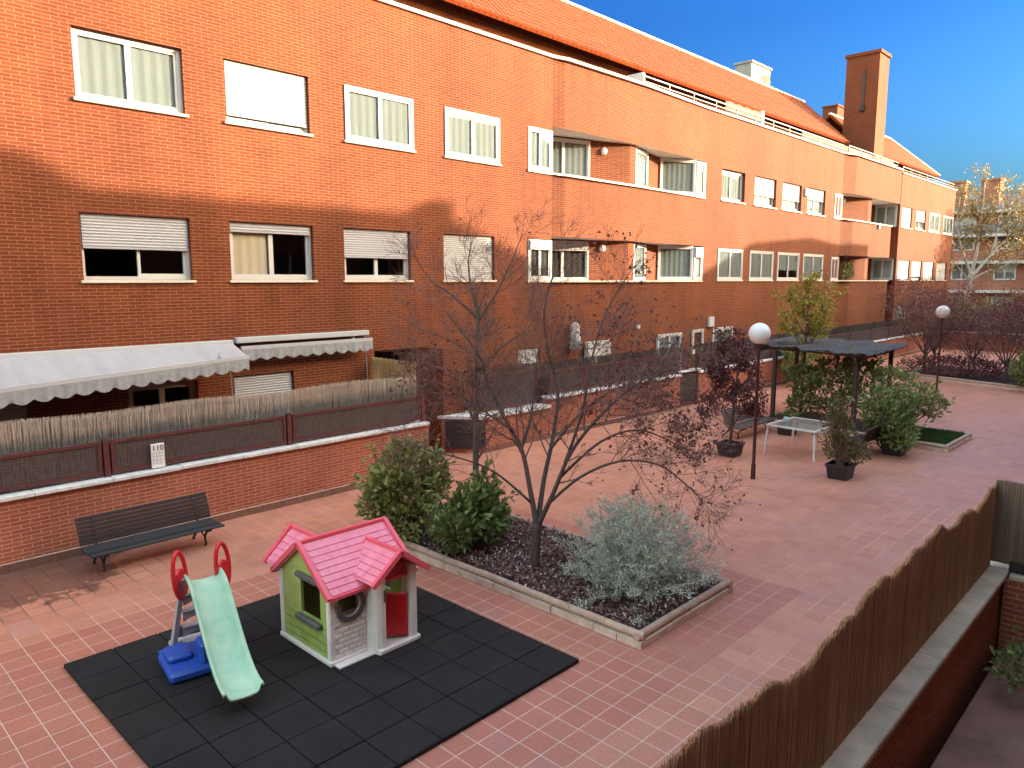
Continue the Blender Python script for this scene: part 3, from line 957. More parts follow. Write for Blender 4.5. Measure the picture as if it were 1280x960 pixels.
wk = MB()
x = 27.0
while x < 29.95:
    wk.box(x, x + .045, 14.56, 14.58, 10.44, 11.02 + .02 * math.sin(x * 9)); x += .05
wk.build('terrace_screen', MAT['wicker'], B)
wk = MB()
x = 34.0
while x < 46.0:
    wk.box(x, x + .045, 14.50 if x < 43.1 else 14.30, 14.52 if x < 43.1 else 14.32, 10.44, 10.86); x += .052
wk.build('terrace_screen', MAT['wicker'], B)
for x in (3.86, 8.95, 15.05, 26.0, 32.6, 37.1):
    q = MB(); q.box(x, x + .014, YF - .003, YF - .0005, 2.4, 10.3); q.build('movement_joint', MAT['joint'], B)
# wall lamps and boxes on the facade
for x, y, z in ((19.3, 14.50, 8.20), (40.2, 14.74, 8.28), (19.3, 14.50, 5.2)):
    q = MB(); q.tube([(x, y + .06, z), (x, y - .03, z)], [.13, .09], 12)
    q.build('wall_lamp', MAT['globe'], B, True)
for x, y, z, w, h in ((33.95, YF, 7.98, .35, .32), (25.65, YF, 2.42, .4, .38), (43.2, 14.0, 6.95, .2, .3), (9.55, YF, 2.86, .07, .07), (20.6, 14.09, 2.6, .16, .12)):
    q = MB(); q.bevbox(x, x + w, y - .09, y - .001, z, z + h, .01); q.build('wall_box', MAT['pvc'], B)
pr = MB(); pr.box(11.70, 12.34, 13.54, YF - .002, -.05, 2.55)
pr.build('entrance_pier', MAT['brick'], B)
pr = MB(); pr.box(10.25, 11.66, 15.2, 15.26, -.05, 2.5)
pr.build('entrance_door', MAT['dark'], B)  # panel coloured near-black to stand in for the shade inside the recess
pr = MB(); pr.box(10.2, 11.68, YF + .2, 15.3, 2.54, 2.6); pr.box(11.66, 11.68, YF + .2, 15.3, -.05, 2.54); pr.box(10.2, 10.22, YF + .2, 15.3, -.05, 2.54)
pr.build('entrance_lining', MAT['brick'], B)
# downpipe with white trumpet left of the garden windows
q = MB(); q.tube([(17.3, 13.98, 2.95), (17.3, 13.98, 2.85), (17.31, 13.98, 2.6), (17.32, 13.98, 2.15)], [.06, .12, .15, .20], 12)
q.build('vent_cowl', MAT['soffit'], B, True)

# ---------------------------------------------------------------- building on the camera's side (casts the shade)
D = empty('opposite_building', (0, 0, 0), 'brick apartment building on the near side of the courtyard', 'building')
YO = -.8
dm = MB()
dholes = []
for i, x in enumerate((-6, 2.2, 8, 12, 16, 20.5, 25, 29, 33, 38, 42, 47, 52, 57)):
    for z in (1.0, 4.2, 7.24):
        dholes.append((x, x + 1.8, z, z + 1.2))
xs0, xs1 = -16.0, 77.0
# wall faces +y
class Flip(MB): pass
tmp = MB(); wall_grid(tmp, xs0, xs1, -.25, 10.36, YO, dholes, depth=-.2)
dm.v += tmp.v; dm.f += [f[::-1] for f in tmp.f]
dm.quad((xs0, YO, -.25), (xs0, YO, 10.36), (xs0, -11, 10.36), (xs0, -11, -.25))
dm.quad((xs1, YO, -.25), (xs1, -11, -.25), (xs1, -11, 10.36), (xs1, YO, 10.36))
dm.quad((xs0, -11, -.25), (xs0, -11, 10.36), (xs1, -11, 10.36), (xs1, -11, -.25))
dm.quad((xs0, YO, 10.36), (xs1, YO, 10.36), (xs1, -11, 10.36), (xs0, -11, 10.36))
dm.build('wall', MAT['brick'], D)
fm = MB(); gm = MB()
for (a, b, c, d) in dholes:
    y = YO - .1
    for q in ((a, a + .07, c, d), (b - .07, b, c, d), (a, b, c, c + .07), (a, b, d - .07, d), ((a + b) / 2 - .05, (a + b) / 2 + .05, c, d)):
        fm.box(q[0], q[1], y - .05, y, q[2], q[3])
    gm.box(a, b, y - .035, y - .025, c, d)
    w_ = MB(); 
for (a, b, c, d) in dholes[::1]:
    y = YO - .1
    w_ = MB()
    for q in ((a, a + .07, c, d), (b - .07, b, c, d), (a + .07, b - .07, c, c + .07), (a + .07, b - .07, d - .07, d), ((a + b) / 2 - .05, (a + b) / 2 + .05, c + .07, d - .07)):
        w_.box(q[0], q[1], y - .05, y, q[2], q[3])
    wo = w_.build('window', MAT['pvc'], D)
    g_ = MB(); g_.box(a + .07, b - .07, y - .035, y - .025, c + .07, d - .07); g_.build('pane', MAT['dark'], wo)
bl = MB(); bl.box(-2.2, 1.2, YO, .05, 2.98, 3.14); bl.build('balcony', MAT['soffit'], D)
# attic roofs with the outline that shows in the shadow on the facade
rf = MB()
rf.poly([(xs0, -2.2, 11.2), (27.86, -2.2, 11.2), (27.86, -4.5, 13.98), (xs0, -4.5, 13.98)])
rf.poly([(xs0, -4.5, 13.98), (27.86, -4.5, 13.98), (27.86, -7.0, 11.2), (xs0, -7.0, 11.2)])
rf.poly([(27.86, -2.2, 11.2), (27.86, -7.0, 11.2), (27.86, -4.5, 13.98)])
rf.poly([(27.86, -2.2, 11.2), (37.96, -2.2, 11.2), (36.96, -4.5, 13.47), (27.86, -4.5, 13.47)])
rf.poly([(37.96, -2.2, 11.2), (37.96, -7, 11.2), (36.96, -4.5, 13.47)])
rf.poly([(37.96, -7, 11.2), (27.86, -7, 11.2), (27.86, -4.5, 13.47), (36.96, -4.5, 13.47)])
rf.build('roof', MAT['rooftile'], D)
aw = MB(); aw.box(xs0 + .1, 37.76, -6.9, -2.3, 10.37, 11.2); aw.build('attic_wall', MAT['brick'], D)
aw = MB(); aw.box(36.01, 36.71, -4.75, -4.2, 12.6, 13.72); aw.build('chimney', MAT['brick'], D)
aw = MB()
aw.v += [(50.26, -2, 10.37), (62.76, -2, 10.37), (62.76, -2, 12.6), (59.56, -2, 12.62), (56.16, -2, 12.83), (50.26, -2, 12.37)]
aw.v += [(x, -7, z) for x, y, z in aw.v[:6]]
aw.f += [(0, 1, 2, 3, 4, 5)[::-1], (6, 7, 8, 9, 10, 11)] + [(i, (i + 1) % 6, 6 + (i + 1) % 6, 6 + i) for i in range(6)]
aw.build('attic_block', MAT['brick'], D)

# ---------------------------------------------------------------- terrace walls
def terrace_wall(x0, x1, y, zt, label, name='terrace_wall', th=.24, mat='brick_low', group='low terrace walls'):
    o = empty(name, (x0, y, 0), label, 'wall', group)
    a = MB(); a.box(0, x1 - x0, 0, th, -.1, zt - .07); a.build('brick_face', MAT[mat], o)
    a = MB()
    L = x1 - x0; n = max(1, int(L / 1.05)); st = L / n
    for i in range(n):
        a.bevbox(i * st + .002, (i + 1) * st - .002, -.07 + rng.uniform(-.006, .006), th + .05, zt - .07 + rng.uniform(-.003, .003), zt + rng.uniform(-.004, .004), .012)
    a.build('coping', MAT['coping_old'], o)
    a = MB()
    n = max(1, int(L / .27)); st = L / n
    for i in range(n):
        a.box(i * st + .003, (i + 1) * st - .003, -.016, -.001, 0.0, .125)
    a.build('skirting', MAT['skirt'], o)
    a = MB(); a.box(0, L, -.02, 0, .127, .140); a.build('skirting_edge', MAT['kerb'], o)
    return o


tw1 = terrace_wall(-8, 10.22, YW, 1.13, 'low brick wall with white coping behind the black front bench')
a = MB(); a.box(18.0, 18.22, .24, 1.9, -.1, 1.05); a.build('return_wall', MAT['brick_low'], tw1)
tw2 = empty('terrace_wall', (0, 0, 0), 'low brick wall with broad white coping beside the dark entrance recess', 'wall', 'low terrace walls')
a = MB(); a.prism([(12.35, Y2), (14.7, Y2), (14.7, Y2 + .24), (12.5, Y2 + .24), (11.85, 13.62), (11.62, 13.55)], -.1, .84); a.build('brick_face', MAT['brick_low'], tw2)
a = MB(); a.prism([(12.28, Y2 - .07), (14.74, Y2 - .07), (14.74, Y2 + .5), (13.2, Y2 + .5), (12.5, 13.7), (11.55, 13.62)], .84, .91); a.build('coping', MAT['coping_old'], tw2)
a = MB(); a.prism([(12.33, Y2 - .03), (12.3, Y2 + .02), (11.66, 13.45), (11.62, 13.42)], .12, .80); a.build('vent_grille', MAT['mesh_dark'], tw2)
a = MB(); a.box(12.35, 14.7, Y2 - .016, Y2 - .001, 0, .125); a.build('skirting', MAT['skirt'], tw2)
tw3 = terrace_wall(14.72, 21.3, Y2, 1.12, 'low brick wall with white coping under the middle dark screen')
tw4 = terrace_wall(22.5, 51.0, Y2, 1.12, 'long low brick wall with white coping running on behind the pergola')
tw5 = empty('terrace_wall', (0, 0, 0), 'far low brick wall with white coping closing the end of the courtyard', 'wall', 'low terrace walls')
a = MB(); a.box(51.2, 51.45, -10, YG - .01, -.1, 1.05); a.build('brick_face', MAT['brick_low'], tw5)
a = MB(); a.box(51.13, 51.5, -10, YG - .012, 1.05, 1.13); a.build('coping', MAT['coping_old'], tw5)
# gate between the walls
gt = empty('garden_gate', (21.35, Y2, 0), 'dark metal gate with white cap between the brick terrace walls', 'gate')
a = MB(); a.box(0, .06, .02, .08, 0, 1.15); a.box(1.06, 1.12, .02, .08, 0, 1.15); a.box(.06, 1.06, .02, .08, 1.09, 1.15); a.box(.06, 1.06, .02, .08, .05, .11)
a.build('frame', MAT['steel_red'], gt)
a = MB(); a.box(.06, 1.06, .04, .06, .11, 1.09); a.build('panel', MAT['mesh_dark'], gt)
a = MB(); a.bevbox(-.08, 1.2, -.06, .2, 1.16, 1.22, .01); a.build('cap', MAT['coping_old'], gt)


def reeds(mb, a, b, z0, z1, step, r, jag, lean=.02, layers=1, prof=None, thick=.02):
    a, b = Vector((a[0], a[1], 0)), Vector((b[0], b[1], 0))
    L = (b - a).length; d = (b - a).normalized(); nrm = Vector((-d.y, d.x, 0))
    for ly in range(layers):
        s = rng.uniform(0, step)
        while s < L:
            zt = z1 + rng.uniform(-jag, jag * .6)
            if prof: zt += prof(s)
            p = a + d * s + nrm * (ly * thick + rng.uniform(0, thick))
            q = p + d * rng.uniform(-lean, lean) + nrm * rng.uniform(-lean, lean) * .5
            rr = r * rng.uniform(.7, 1.25)
            mb.tube([(p.x, p.y, z0), (q.x, q.y, zt)], [rr, rr * .8], 3, False)
            s += step * rng.uniform(.7, 1.3)


def fence(x0, posts, y, z0, z1, label, mat='meshp', group='terrace fences'):
    o = empty('terrace_fence', (0, 0, 0), label, 'fence', group)
    for px in posts:
        q = MB(); q.box(px - .04, px + .04, y, y + .07, z0, z1 + .03); q.build('post', MAT['steel_red'], o)
    xs = [x0] + list(posts)
    for a, b in zip(xs[:-1], xs[1:]):
        l, r_ = a + .07, b - .07
        q = MB()
        q.box(l, r_, y + .01, y + .055, z1 - .05, z1); q.box(l, r_, y + .01, y + .055, z0 + .05, z0 + .10)
        q.box(l, l + .05, y + .01, y + .055, z0 + .1, z1 - .05); q.box(r_ - .05, r_, y + .01, y + .055, z0 + .1, z1 - .05)
        q.build('frame', MAT['steel_red'], o)
        q = MB(); q.box(l + .05, r_ - .05, y + .025, y + .04, z0 + .1, z1 - .05); q.build('mesh_panel', MAT[mat], o)
    return o


fence(.55, [3.76, 6.92, 10.13], YW + .06, 1.135, 1.70, 'dark red framed mesh fence carrying the white number sign', group='terrace fences')
m = MB(); reeds(m, (-1.5, YW + .17), (10.0, YW + .17), 1.15, 2.15, .0052, .0034, .045, .07, 3, lambda s: .02 * math.sin(s * 2.1))
tag(m.build('heather_screen', MAT['heather']), 'weathered beige heather screen under the white awnings', 'screen', 'screens along the terraces')
m = MB(); reeds(m, (10.07, YF - .05), (10.07, YW + .26), .2, 2.42, .010, .006, .03, .02, 2)
tag(m.build('reed_screen', MAT['reed_y']), 'yellow reed screen next to the dark entrance recess', 'screen', 'screens along the terraces')
fence(12.45, [14.68], Y2 + .35, .90, 1.85, 'short dark mesh fence behind the broad white coping', 'mesh_dark')
fence(14.75, [16.4, 18.05, 19.7, 21.3], Y2 + .06, 1.125, 1.80, 'dark mesh fence on the middle terrace wall behind the bare trees', 'mesh_dark')
m = MB(); reeds(m, (12.45, Y2 + .47), (21.3, Y2 + .2), 1.0, 2.0, .012, .008, .04, .04, 2)
tag(m.build('heather_screen', MAT['heather_d']), 'dark grey heather screen behind the bare trees', 'screen', 'screens along the terraces')
fence(22.55, [22.6 + 2.85 * i for i in range(1, 11)], Y2 + .06, 1.125, 1.72, 'long dark mesh fence on the terrace wall beyond the pergola', 'mesh_dark')
m = MB(); reeds(m, (22.55, Y2 + .18), (51.0, Y2 + .18), 1.12, 2.02, .022, .013, .06, .05, 2)
tag(m.build('heather_screen', MAT['heather_d']), 'long dark heather screen beyond the pergola', 'screen', 'screens along the terraces')
m = MB(); reeds(m, (51.3, YG), (51.3, -10), 1.12, 2.05, .03, .018, .08, .05, 2)
tag(m.build('heather_screen', MAT['heather_d']), 'dark heather screen on the far end wall of the courtyard', 'screen', 'screens along the terraces')

# number sign on the fence
sg = empty('number_sign', (4.52, YW + .035, 1.15), 'white number sign reading 110 on the dark red fence', 'sign')
q = MB(); q.bevbox(-.105, .105, -.005, .02, .0, .40, .004); q.build('plate', MAT['sign'], sg)
q = MB()
for i in range(3): q.box(-.08 + .053 * i, -.077 + .053 * i, -.008, -.0055, .07, .26)
for i in range(4): q.box(-.08, .083, -.0095, -.0082, .07 + .06 * i, .073 + .06 * i)
q.build('grid_lines', MAT['greyp'], sg)
cu = bpy.data.curves.new('lettering', 'FONT'); cu.body = "110"; cu.size = .125; cu.align_x = 'CENTER'; cu.extrude = .002
cu.materials.append(MAT['ink'])
tf = bpy.data.objects.new('lettering_source', cu); COL.objects.link(tf)
bpy.context.view_layer.update()
tm = bpy.data.meshes.new_from_object(tf.evaluated_get(bpy.context.evaluated_depsgraph_get()))
bpy.data.objects.remove(tf)
to = bpy.data.objects.new('lettering', tm); COL.objects.link(to); to.parent = sg
to.location = (0, -.008, .285); to.rotation_euler = (R(90), 0, 0)


# ---------------------------------------------------------------- awnings
def awning(x0, x1, zc, yl, zl, yr, zr, label, sw):
    o = empty('awning', (x0, YF, zc), label, 'awning', 'white awnings over the terrace')
    def loc(p): return (p[0] - x0, p[1] - YF, p[2] - zc)
    q = MB(); q.bevbox(0, x1 - x0, -.14, -.002, -.05, .07, .015); q.build('cassette', MAT['alu'], o)
    if sw:
        q = MB(); n = 1
        for i in range(n):
            t0, t1 = i / n, (i + 1) / n
            def pt(t, s):
                x = x0 + .03 + (x1 - x0 - .06) * t
                y = (YF - .13) * (1 - s) + (yl + (yr - yl) * t) * s
                z = (zc + .0) * (1 - s) + (zl + (zr - zl) * t) * s 
                return loc((x, y, z))
            for k in range(1):
                s0, s1 = 0, 1
                q.quad(pt(t0, s0), pt(t1, s0), pt(t1, s1), pt(t0, s1))
        f = q.build('fabric', MAT['awning'], o)
        so = f.modifiers.new('solid', 'SOLIDIFY'); so.thickness = .006
    q = MB(); q.bar(loc((x0 + .02, yl, zl)), loc((x1 - .02, yr, zr)), .06, .07); q.build('front_bar', MAT['alu'], o)
    q = MB(); L = x1 - x0; n = int(L / .02); dv = .20
    for i in range(n):
        def e(j, s):
            t = j / n; x = x0 + .03 + (L - .06) * t
            y = yl + (yr - yl) * t; z = zl + (zr - zl) * t
            drop = dv - .03 + .065 * abs(math.sin(math.pi * x / .30))
            fold = .012 * math.sin(x * 17) + .008 * math.sin(x * 41)
            return loc((x, y - .032 + fold * s, z - .03 - drop * s))
        q.quad(e(i, 1), e(i + 1, 1), e(i + 1, 0), e(i, 0))
    f = q.build('valance', MAT['valance'], o)
    so = f.modifiers.new('solid', 'SOLIDIFY'); so.thickness = .004
    if sw:
        for xx in (x0 + .5, x1 - .25):
            t = (xx - x0) / L
            q = MB(); q.bar(loc((xx, YF - .1, zc - .06)), loc((xx - .35, (YF + yl) / 2, zc - .2)), .035, .05)
            q.bar(loc((xx - .35, (YF + yl) / 2, zc - .2)), loc((xx, yl + (yr - yl) * t + .04, zl + (zr - zl) * t - .01)), .035, .05)
            q.build('arm', MAT['alu'], o)
    q = MB(); q.tube([loc((x1 - .12, YF - .12, zc - .06)), loc((x1 - .1, YF - .2, 1.5))], .007, 5); q.build('crank_rod', MAT['alu'], o)
    return o


awning(-1.2, 6.74, 2.95, 12.62, 2.42, 13.50, 2.735, 'large white awning pulled out over the terrace window', True)
awning(6.80, 9.98, 2.99, YF - .26, 2.86, YF - .26, 2.86, 'rolled up white awning with a scalloped valance', False)

# ---------------------------------------------------------------- near patio: wall, reed fence, cross wall
pw = empty('patio_wall', (-6, 1.40, 0), 'brick patio wall with flat pale coping under the brown reed fence', 'wall')
a = MB(); a.box(0, 57, .05, .22, -.1, 1.04); a.build('brick_face', MAT['brick_low'], pw)
a = MB()
for i in range(54): a.bevbox(i * 1.05 + .003, (i + 1) * 1.05 - .003, 0, .28, 1.04, 1.10, .01)
a.build('coping', MAT['coping_beige'], pw)
a = MB(); a.bar((0, .2, 1.9), (57, .2, 1.9), .03)
cw = empty('patio_wall', (9.05, -.78, 0), 'short brick cross wall dividing the near patios', 'wall')
a = MB(); a.box(.03, .25, 0, 2.2, -.1, 1.04); a.build('brick_face', MAT['brick_low'], cw)
a = MB(); a.bevbox(0, .28, 0, 2.16, 1.045, 1.105, .01); a.build('coping', MAT['coping_beige'], cw)


def prof(s):
    return .06 * math.sin(s * 1.35 + .6) + .035 * math.sin(s * 3.1) + .02 * math.sin(s * 7.3) - .11 * math.exp(-((s - 10.75) / .28) ** 2) + (.03 if s > 12.3 else 0) + .012 * math.sin(s * 17)


rf_o = empty('reed_fence', (0, 0, 0), 'tall brown reed fence with a ragged top along the near patio', 'fence')
m = MB(); reeds(m, (-3.4, 1.585), (9.235, 1.585), 1.10, 2.02, .0052, .0036, .018, .008, 3, prof, .010)
m.build('reeds', MAT['reed_b'], rf_o)
m = MB()
for z in (1.35, 1.75): m.bar((-3.4, 1.625, z), (9.12, 1.625, z), .012)
m.build('wire', MAT['iron'], rf_o)
m = MB()
for x in (-1.2, 1.4, 4.0, 6.6, 9.05): m.box(x, x + .05, 1.635, 1.675, 1.1, 1.8)
m.bar((-3.4, 1.655, 1.80), (9.12, 1.655, 1.80), .04); m.build('rail', MAT['steel_red'], rf_o)
rf2 = empty('reed_fence', (0, 0, 0), 'grey weathered reed fence on the patio cross wall', 'fence')
m = MB(); reeds(m, (9.20, 1.60), (9.20, -.75), 1.16, 2.06, .0055, .0042, .012, .006, 4)
m.build('reeds', MAT['reed_g'], rf2)
m = MB(); m.box(9.12, 9.17, -.75, 1.40, 1.11, 1.22); m.build('rail', MAT['mesh_dark'], rf2)


# ================================================================= VEGETATION KIT
def grow(mb, p, d, L, r, lev, rg_, tips, up=.10, wob=.22, kids=(3, 5), sides=5, shrink=.62, rmin=.0022, droop=0.0):
    n = 3 if lev > 0 else 2
    n = max(2, n + (1 if L > .8 else 0))
    pts = [p]; rad = [r]; dirs = [d]
    cur = d.copy()
    for i in range(n):
        cur = (cur + rvec(rg_) * wob + Vector((0, 0, up - droop * (i / n)))).normalized()
        pts.append(pts[-1] + cur * L / n)
        rad.append(max(rmin, r * (1 - .5 * (i + 1) / n)))
        dirs.append(cur.copy())
    mb.tube(pts, rad, sides if lev > 1 else (4 if lev == 1 else 3), False)
    if lev == 0:
        tips.append((pts[-1], cur)); tips.append((pts[len(pts) // 2], cur))
        return
    for _ in range(rg_.randint(*kids)):
        t = rg_.uniform(.25, 1.0)
        k = min(n - 1, int(t * n)); f = t * n - k
        q = pts[k].lerp(pts[k + 1], f)
        a = rvec(rg_); a = (a - a.dot(dirs[k + 1]) * dirs[k + 1])
        if a.length < .05: continue
        a = a.normalized()
        nd = (dirs[k + 1] * rg_.uniform(.55, 1.0) + a * rg_.uniform(.5, .95)).normalized()
        grow(mb, q, nd, L * shrink * rg_.uniform(.7, 1.15), max(rmin, rad[k + 1] * .62), lev - 1, rg_, tips, up, wob, kids, sides, shrink, rmin, droop)


def limb(mb, pts, r0, r1, sides=7):
    """smooth limb through given points, returns dense points"""
    P_ = [Vector(p) for p in pts]
    out = []
    for i in range(len(P_) - 1):
        a = P_[max(0, i - 1)]; b = P_[i]; c = P_[i + 1]; d = P_[min(len(P_) - 1, i + 2)]
        for k in range(4):
            t = k / 4
            out.append(.5 * ((2 * b) + (c - a) * t + (2 * a - 5 * b + 4 * c - d) * t * t + (3 * b - a - 3 * c + d) * t ** 3))
    out.append(P_[-1])
    n = len(out)
    rad = [r0 + (r1 - r0) * (i / (n - 1)) ** .8 for i in range(n)]
    mb.tube(out, rad, sides, True)
    return out, rad


def leaves_at(mb, tips, rg_, n, size, spread, hang=.3):
    for _ in range(n):
        p, d = rg_.choice(tips)
        q = p + rvec(rg_) * rg_.uniform(0, spread)
        dd = (d * .4 + rvec(rg_) + Vector((0, 0, -hang))).normalized()
        mb.leaf(q, dd, rvec(rg_), size * rg_.uniform(.6, 1.2), size * .55 * rg_.uniform(.7, 1.2))


def blob_leaves(mb, c, rad, n, size, rg_, shell=.55, lump=None, aspect=.5, upb=.4):
    """leaves spread through a lumpy ellipsoid volume, thicker towards its skin"""
    lumps = lump or [(rvec(rg_), rg_.uniform(.75, 1.2)) for _ in range(9)]
    c = Vector(c)
    for _ in range(n):
        v = rvec(rg_)
        k = 1.0
        for (lv, ls) in lumps:
            dt = max(0, v.dot(lv)) ** 6
            k = k * (1 - dt) + ls * dt
        t = (shell + (1 - shell) * rg_.random() ** .5) if rg_.random() < .8 else rg_.random() ** .5
        p = c + Vector((v.x * rad[0], v.y * rad[1], v.z * rad[2])) * t * k
        if p.z < .12: continue
        dd = (v + rvec(rg_) * .8 + Vector((0, 0, upb))).normalized()
        mb.leaf(p, dd, (rvec(rg_) + Vector((0, 0, .8))).normalized(), size * rg_.uniform(.6, 1.3), size * aspect * rg_.uniform(.7, 1.2))


def shrub(name, loc, blobs, size, mat, label, cat, seed, stems=7, aspect=.5, group=None, dens=1.0, upb=.4, trunkmat='twig', base=.0, shell=.4):
    rg_ = random.Random(seed)
    o = empty(name, loc, label, cat, group)
    st = MB()
    for (c, r, n) in blobs:
        for _ in range(stems):
            e = Vector(c) + Vector((rg_.uniform(-.7, .7) * r[0], rg_.uniform(-.7, .7) * r[1], rg_.uniform(-.2, .8) * r[2]))
            b0 = Vector((rg_.uniform(-.06, .06), rg_.uniform(-.06, .06), base))
            mid = b0.lerp(e, .5) + rvec(rg_) * .08
            st.tube([b0, mid, e], [.014, .010, .004], 4, False)
    st.build('stems', MAT[trunkmat], o)
    lm = MB()
    for (c, r, n) in blobs:
        blob_leaves(lm, c, r, int(n * dens), size, rg_, shell=shell, aspect=aspect, upb=upb)
    for (c, r, n) in blobs:
        for _ in range(max(2, int(n * .012))):
            v = rvec(rg_); v.z = abs(v.z) * .9 + .1
            p = Vector(c) + Vector((v.x * r[0], v.y * r[1], v.z * r[2])) * .9
            e = p + (v + Vector((0, 0, .6)) + rvec(rg_) * .4).normalized() * size * rg_.uniform(1.5, 3.2)
            for k in range(7):
                q_ = p.lerp(e, k / 6)
                lm.leaf(q_, (v + rvec(rg_) * .9).normalized(), rvec(rg_), size * rg_.uniform(.6, 1.1), size * aspect)
    lm.build('foliage', MAT[mat], o)
    return o


# ---------------------------------------------------------------- planting beds
def kerb_bed(pts, label, soil='soil', zt=.18, closed=True, name='planting_bed', group='planting beds'):
    o = empty(name, (pts[0][0], pts[0][1], 0), label, 'planting bed', group)
    ox, oy = pts[0]
    L = [(x - ox, y - oy) for x, y in pts]
    n = len(L)
    cx = sum(p[0] for p in L) / n; cy = sum(p[1] for p in L) / n
    lo = MB(); tp = MB()
    for i in range(n if closed else n - 1):
        a = Vector((*L[i], 0)); b = Vector((*L[(i + 1) % n], 0))
        d = (b - a).normalized(); nn = Vector((-d.y, d.x, 0))
        if nn.dot(Vector((cx, cy, 0)) - a) < 0: nn = -nn
        ln = (b - a).length
        k = max(1, int(ln / .33)); st = ln / k
        for j in range(k):
            p = a + d * (j * st + .004); q = a + d * ((j + 1) * st - .004)
            w = nn * (.11 + rng.uniform(-.008, .008)); off = nn * rng.uniform(-.006, .006)
            p += off; q += off
            n0 = len(lo.v); h = .085 + rng.uniform(-.005, .005)
            lo.v += [tuple(p), tuple(q), tuple(q + w), tuple(p + w)] + [tuple(v + Vector((0, 0, h))) for v in (p, q, q + w, p + w)]
            for f in ((0, 3, 2, 1), (4, 5, 6, 7), (0, 1, 5, 4), (1, 2, 6, 5), (2, 3, 7, 6), (3, 0, 4, 7)): lo.f.append(tuple(n0 + e for e in f))
        k = max(1, int(ln / .52)); st = ln / k
        for j in range(k):
            p = a + d * (j * st + .003) + nn * .07; q = a + d * ((j + 1) * st - .003) + nn * .07
            zz = zt - .048 + rng.uniform(-.004, .004)
            tp.tube([(p.x, p.y, zz), (q.x, q.y, zz)], .047, 10, True)
    lo.build('kerb', MAT['kerb'], o)
    tp.build('kerb_cap', MAT['kerb_top'], o, False)
    so = MB()
    so.poly([(x + (cx - x) * .03, y + (cy - y) * .03, .125) for x, y in L]); so.build('soil', MAT[soil], o)
    return o


PX0, PX1, PY0, PY1 = 6.77, 8.98, 4.45, 9.95
kerb_bed([(PX0, PY0), (PX1, PY0), (PX1, PY1), (PX0, PY1)], 'clay edged planting bed covered with dark bark beside the playhouse')
mu = MB(); mp_ = MB()
for _ in range(9500):
    x, y = rng.uniform(PX0 + .13, PX1 - .13), rng.uniform(PY0 + .13, PY1 - .13)
    z = .135 + .05 * rng.random() + .03 * math.exp(-((x - 7.9) ** 2))
    (mp_ if rng.random() < .14 else mu).leaf(Vector((x, y, z)), (rvec() + Vector((0, 0, .1))).normalized(), Vector((rng.uniform(-.6, .6), rng.uniform(-.6, .6), 1)).normalized(), rng.uniform(.03, .085), rng.uniform(.02, .04))
mo = mu.build('bark_mulch', MAT['bark']); tag(mo, 'dark reddish bark mulch in the front planting bed', 'mulch', kind='stuff')
mp_.build('pale_chips', MAT['bark_pale'], mo)

kerb_bed([(20.17, 4.56), (22.40, 4.52), (22.6, 9.6), (20.6, 9.7)], 'clay edged planting bed with grass corner beside the pergola')
gr = MB()
for _ in range(9000):
    x, y = rng.uniform(20.3, 22.3), rng.uniform(4.68, 6.5)
    gr.leaf(Vector((x, y, .12)), Vector((rng.uniform(-.35, .35), rng.uniform(-.35, .35), 1)).normalized(), rvec(), rng.uniform(.05, .12), .012)
tag(gr.build('grass', MAT['grassm']), 'short green grass in the bed by the pergola', 'grass', kind='stuff')
kerb_bed([(35.3, 9.9), (33.55, 5.0), (31.0, -.5), (36.0, -.5), (39.5, 10.0)], 'long clay edged bed of purple trees at the back of the courtyard')

# ---------------------------------------------------------------- main purple tree
RV = Vector((math.sin(R(43.84)), -math.cos(R(43.84)), 0))     # sideways
DV = Vector((math.cos(R(43.84)), math.sin(R(43.84)), 0))      # away


def tree_from_limbs(name, loc, limbs, label, cat, seed, trunkmat, leafmat_, nleaf, leafsize, lev=2, group=None, twL=.55, kids=(3, 5), leafsel=None, droop=0.0, up=.1, spread=.06, twr=.42, density=3.4):
    """limbs: list of (points in (sideways, away, up), r0, r1)"""
    rg_ = random.Random(seed)
    o = empty(name, loc, label, cat, group)
    tk = MB(); tw = MB(); tips = []
    for li, (pts, r0, r1) in enumerate(limbs):
        P_ = [RV * a + DV * b + Vector((0, 0, c)) for a, b, c in pts]
        out, rad = limb(tk, P_, r0, r1)
        if r1 > .045: continue
        n = len(out)
        L_ = sum((out[i + 1] - out[i]).length for i in range(n - 1))
        cnt = int(L_ * density) + 2
        mine = []
        for j in range(cnt):
            t = rg_.uniform(.28, 1) if j > 1 else 1.0
            k = min(n - 2, int(t * (n - 1)))
            d = (out[k + 1] - out[k]).normalized()
            a = rvec(rg_); a = (a - a.dot(d) * d).normalized()
            nd = (d * rg_.uniform(.4, .9) + a * rg_.uniform(.5, 1.0)).normalized()
            if j <= 1: nd = (d + rvec(rg_) * .3).normalized()
            grow(tw, out[k], nd, twL * rg_.uniform(.6, 1.25) * (1.15 - .35 * t), max(.004, rad[k] * twr), lev, rg_, mine, up, .24, kids, 5, .62, .0021, droop)
        tips.append(mine)
    tk.build('trunk', MAT[trunkmat], o, True)
    tw.build('branches', MAT['twig'], o)
    lm = MB()
    allt = []
    for i, t in enumerate(tips):
        w = leafsel[i] if leafsel and i < len(leafsel) else 1
        allt += t * w
    if allt and nleaf:
        leaves_at(lm, allt, rg_, nleaf, leafsize, spread)
        lm.build('leaves', MAT[leafmat_], o)
    return o


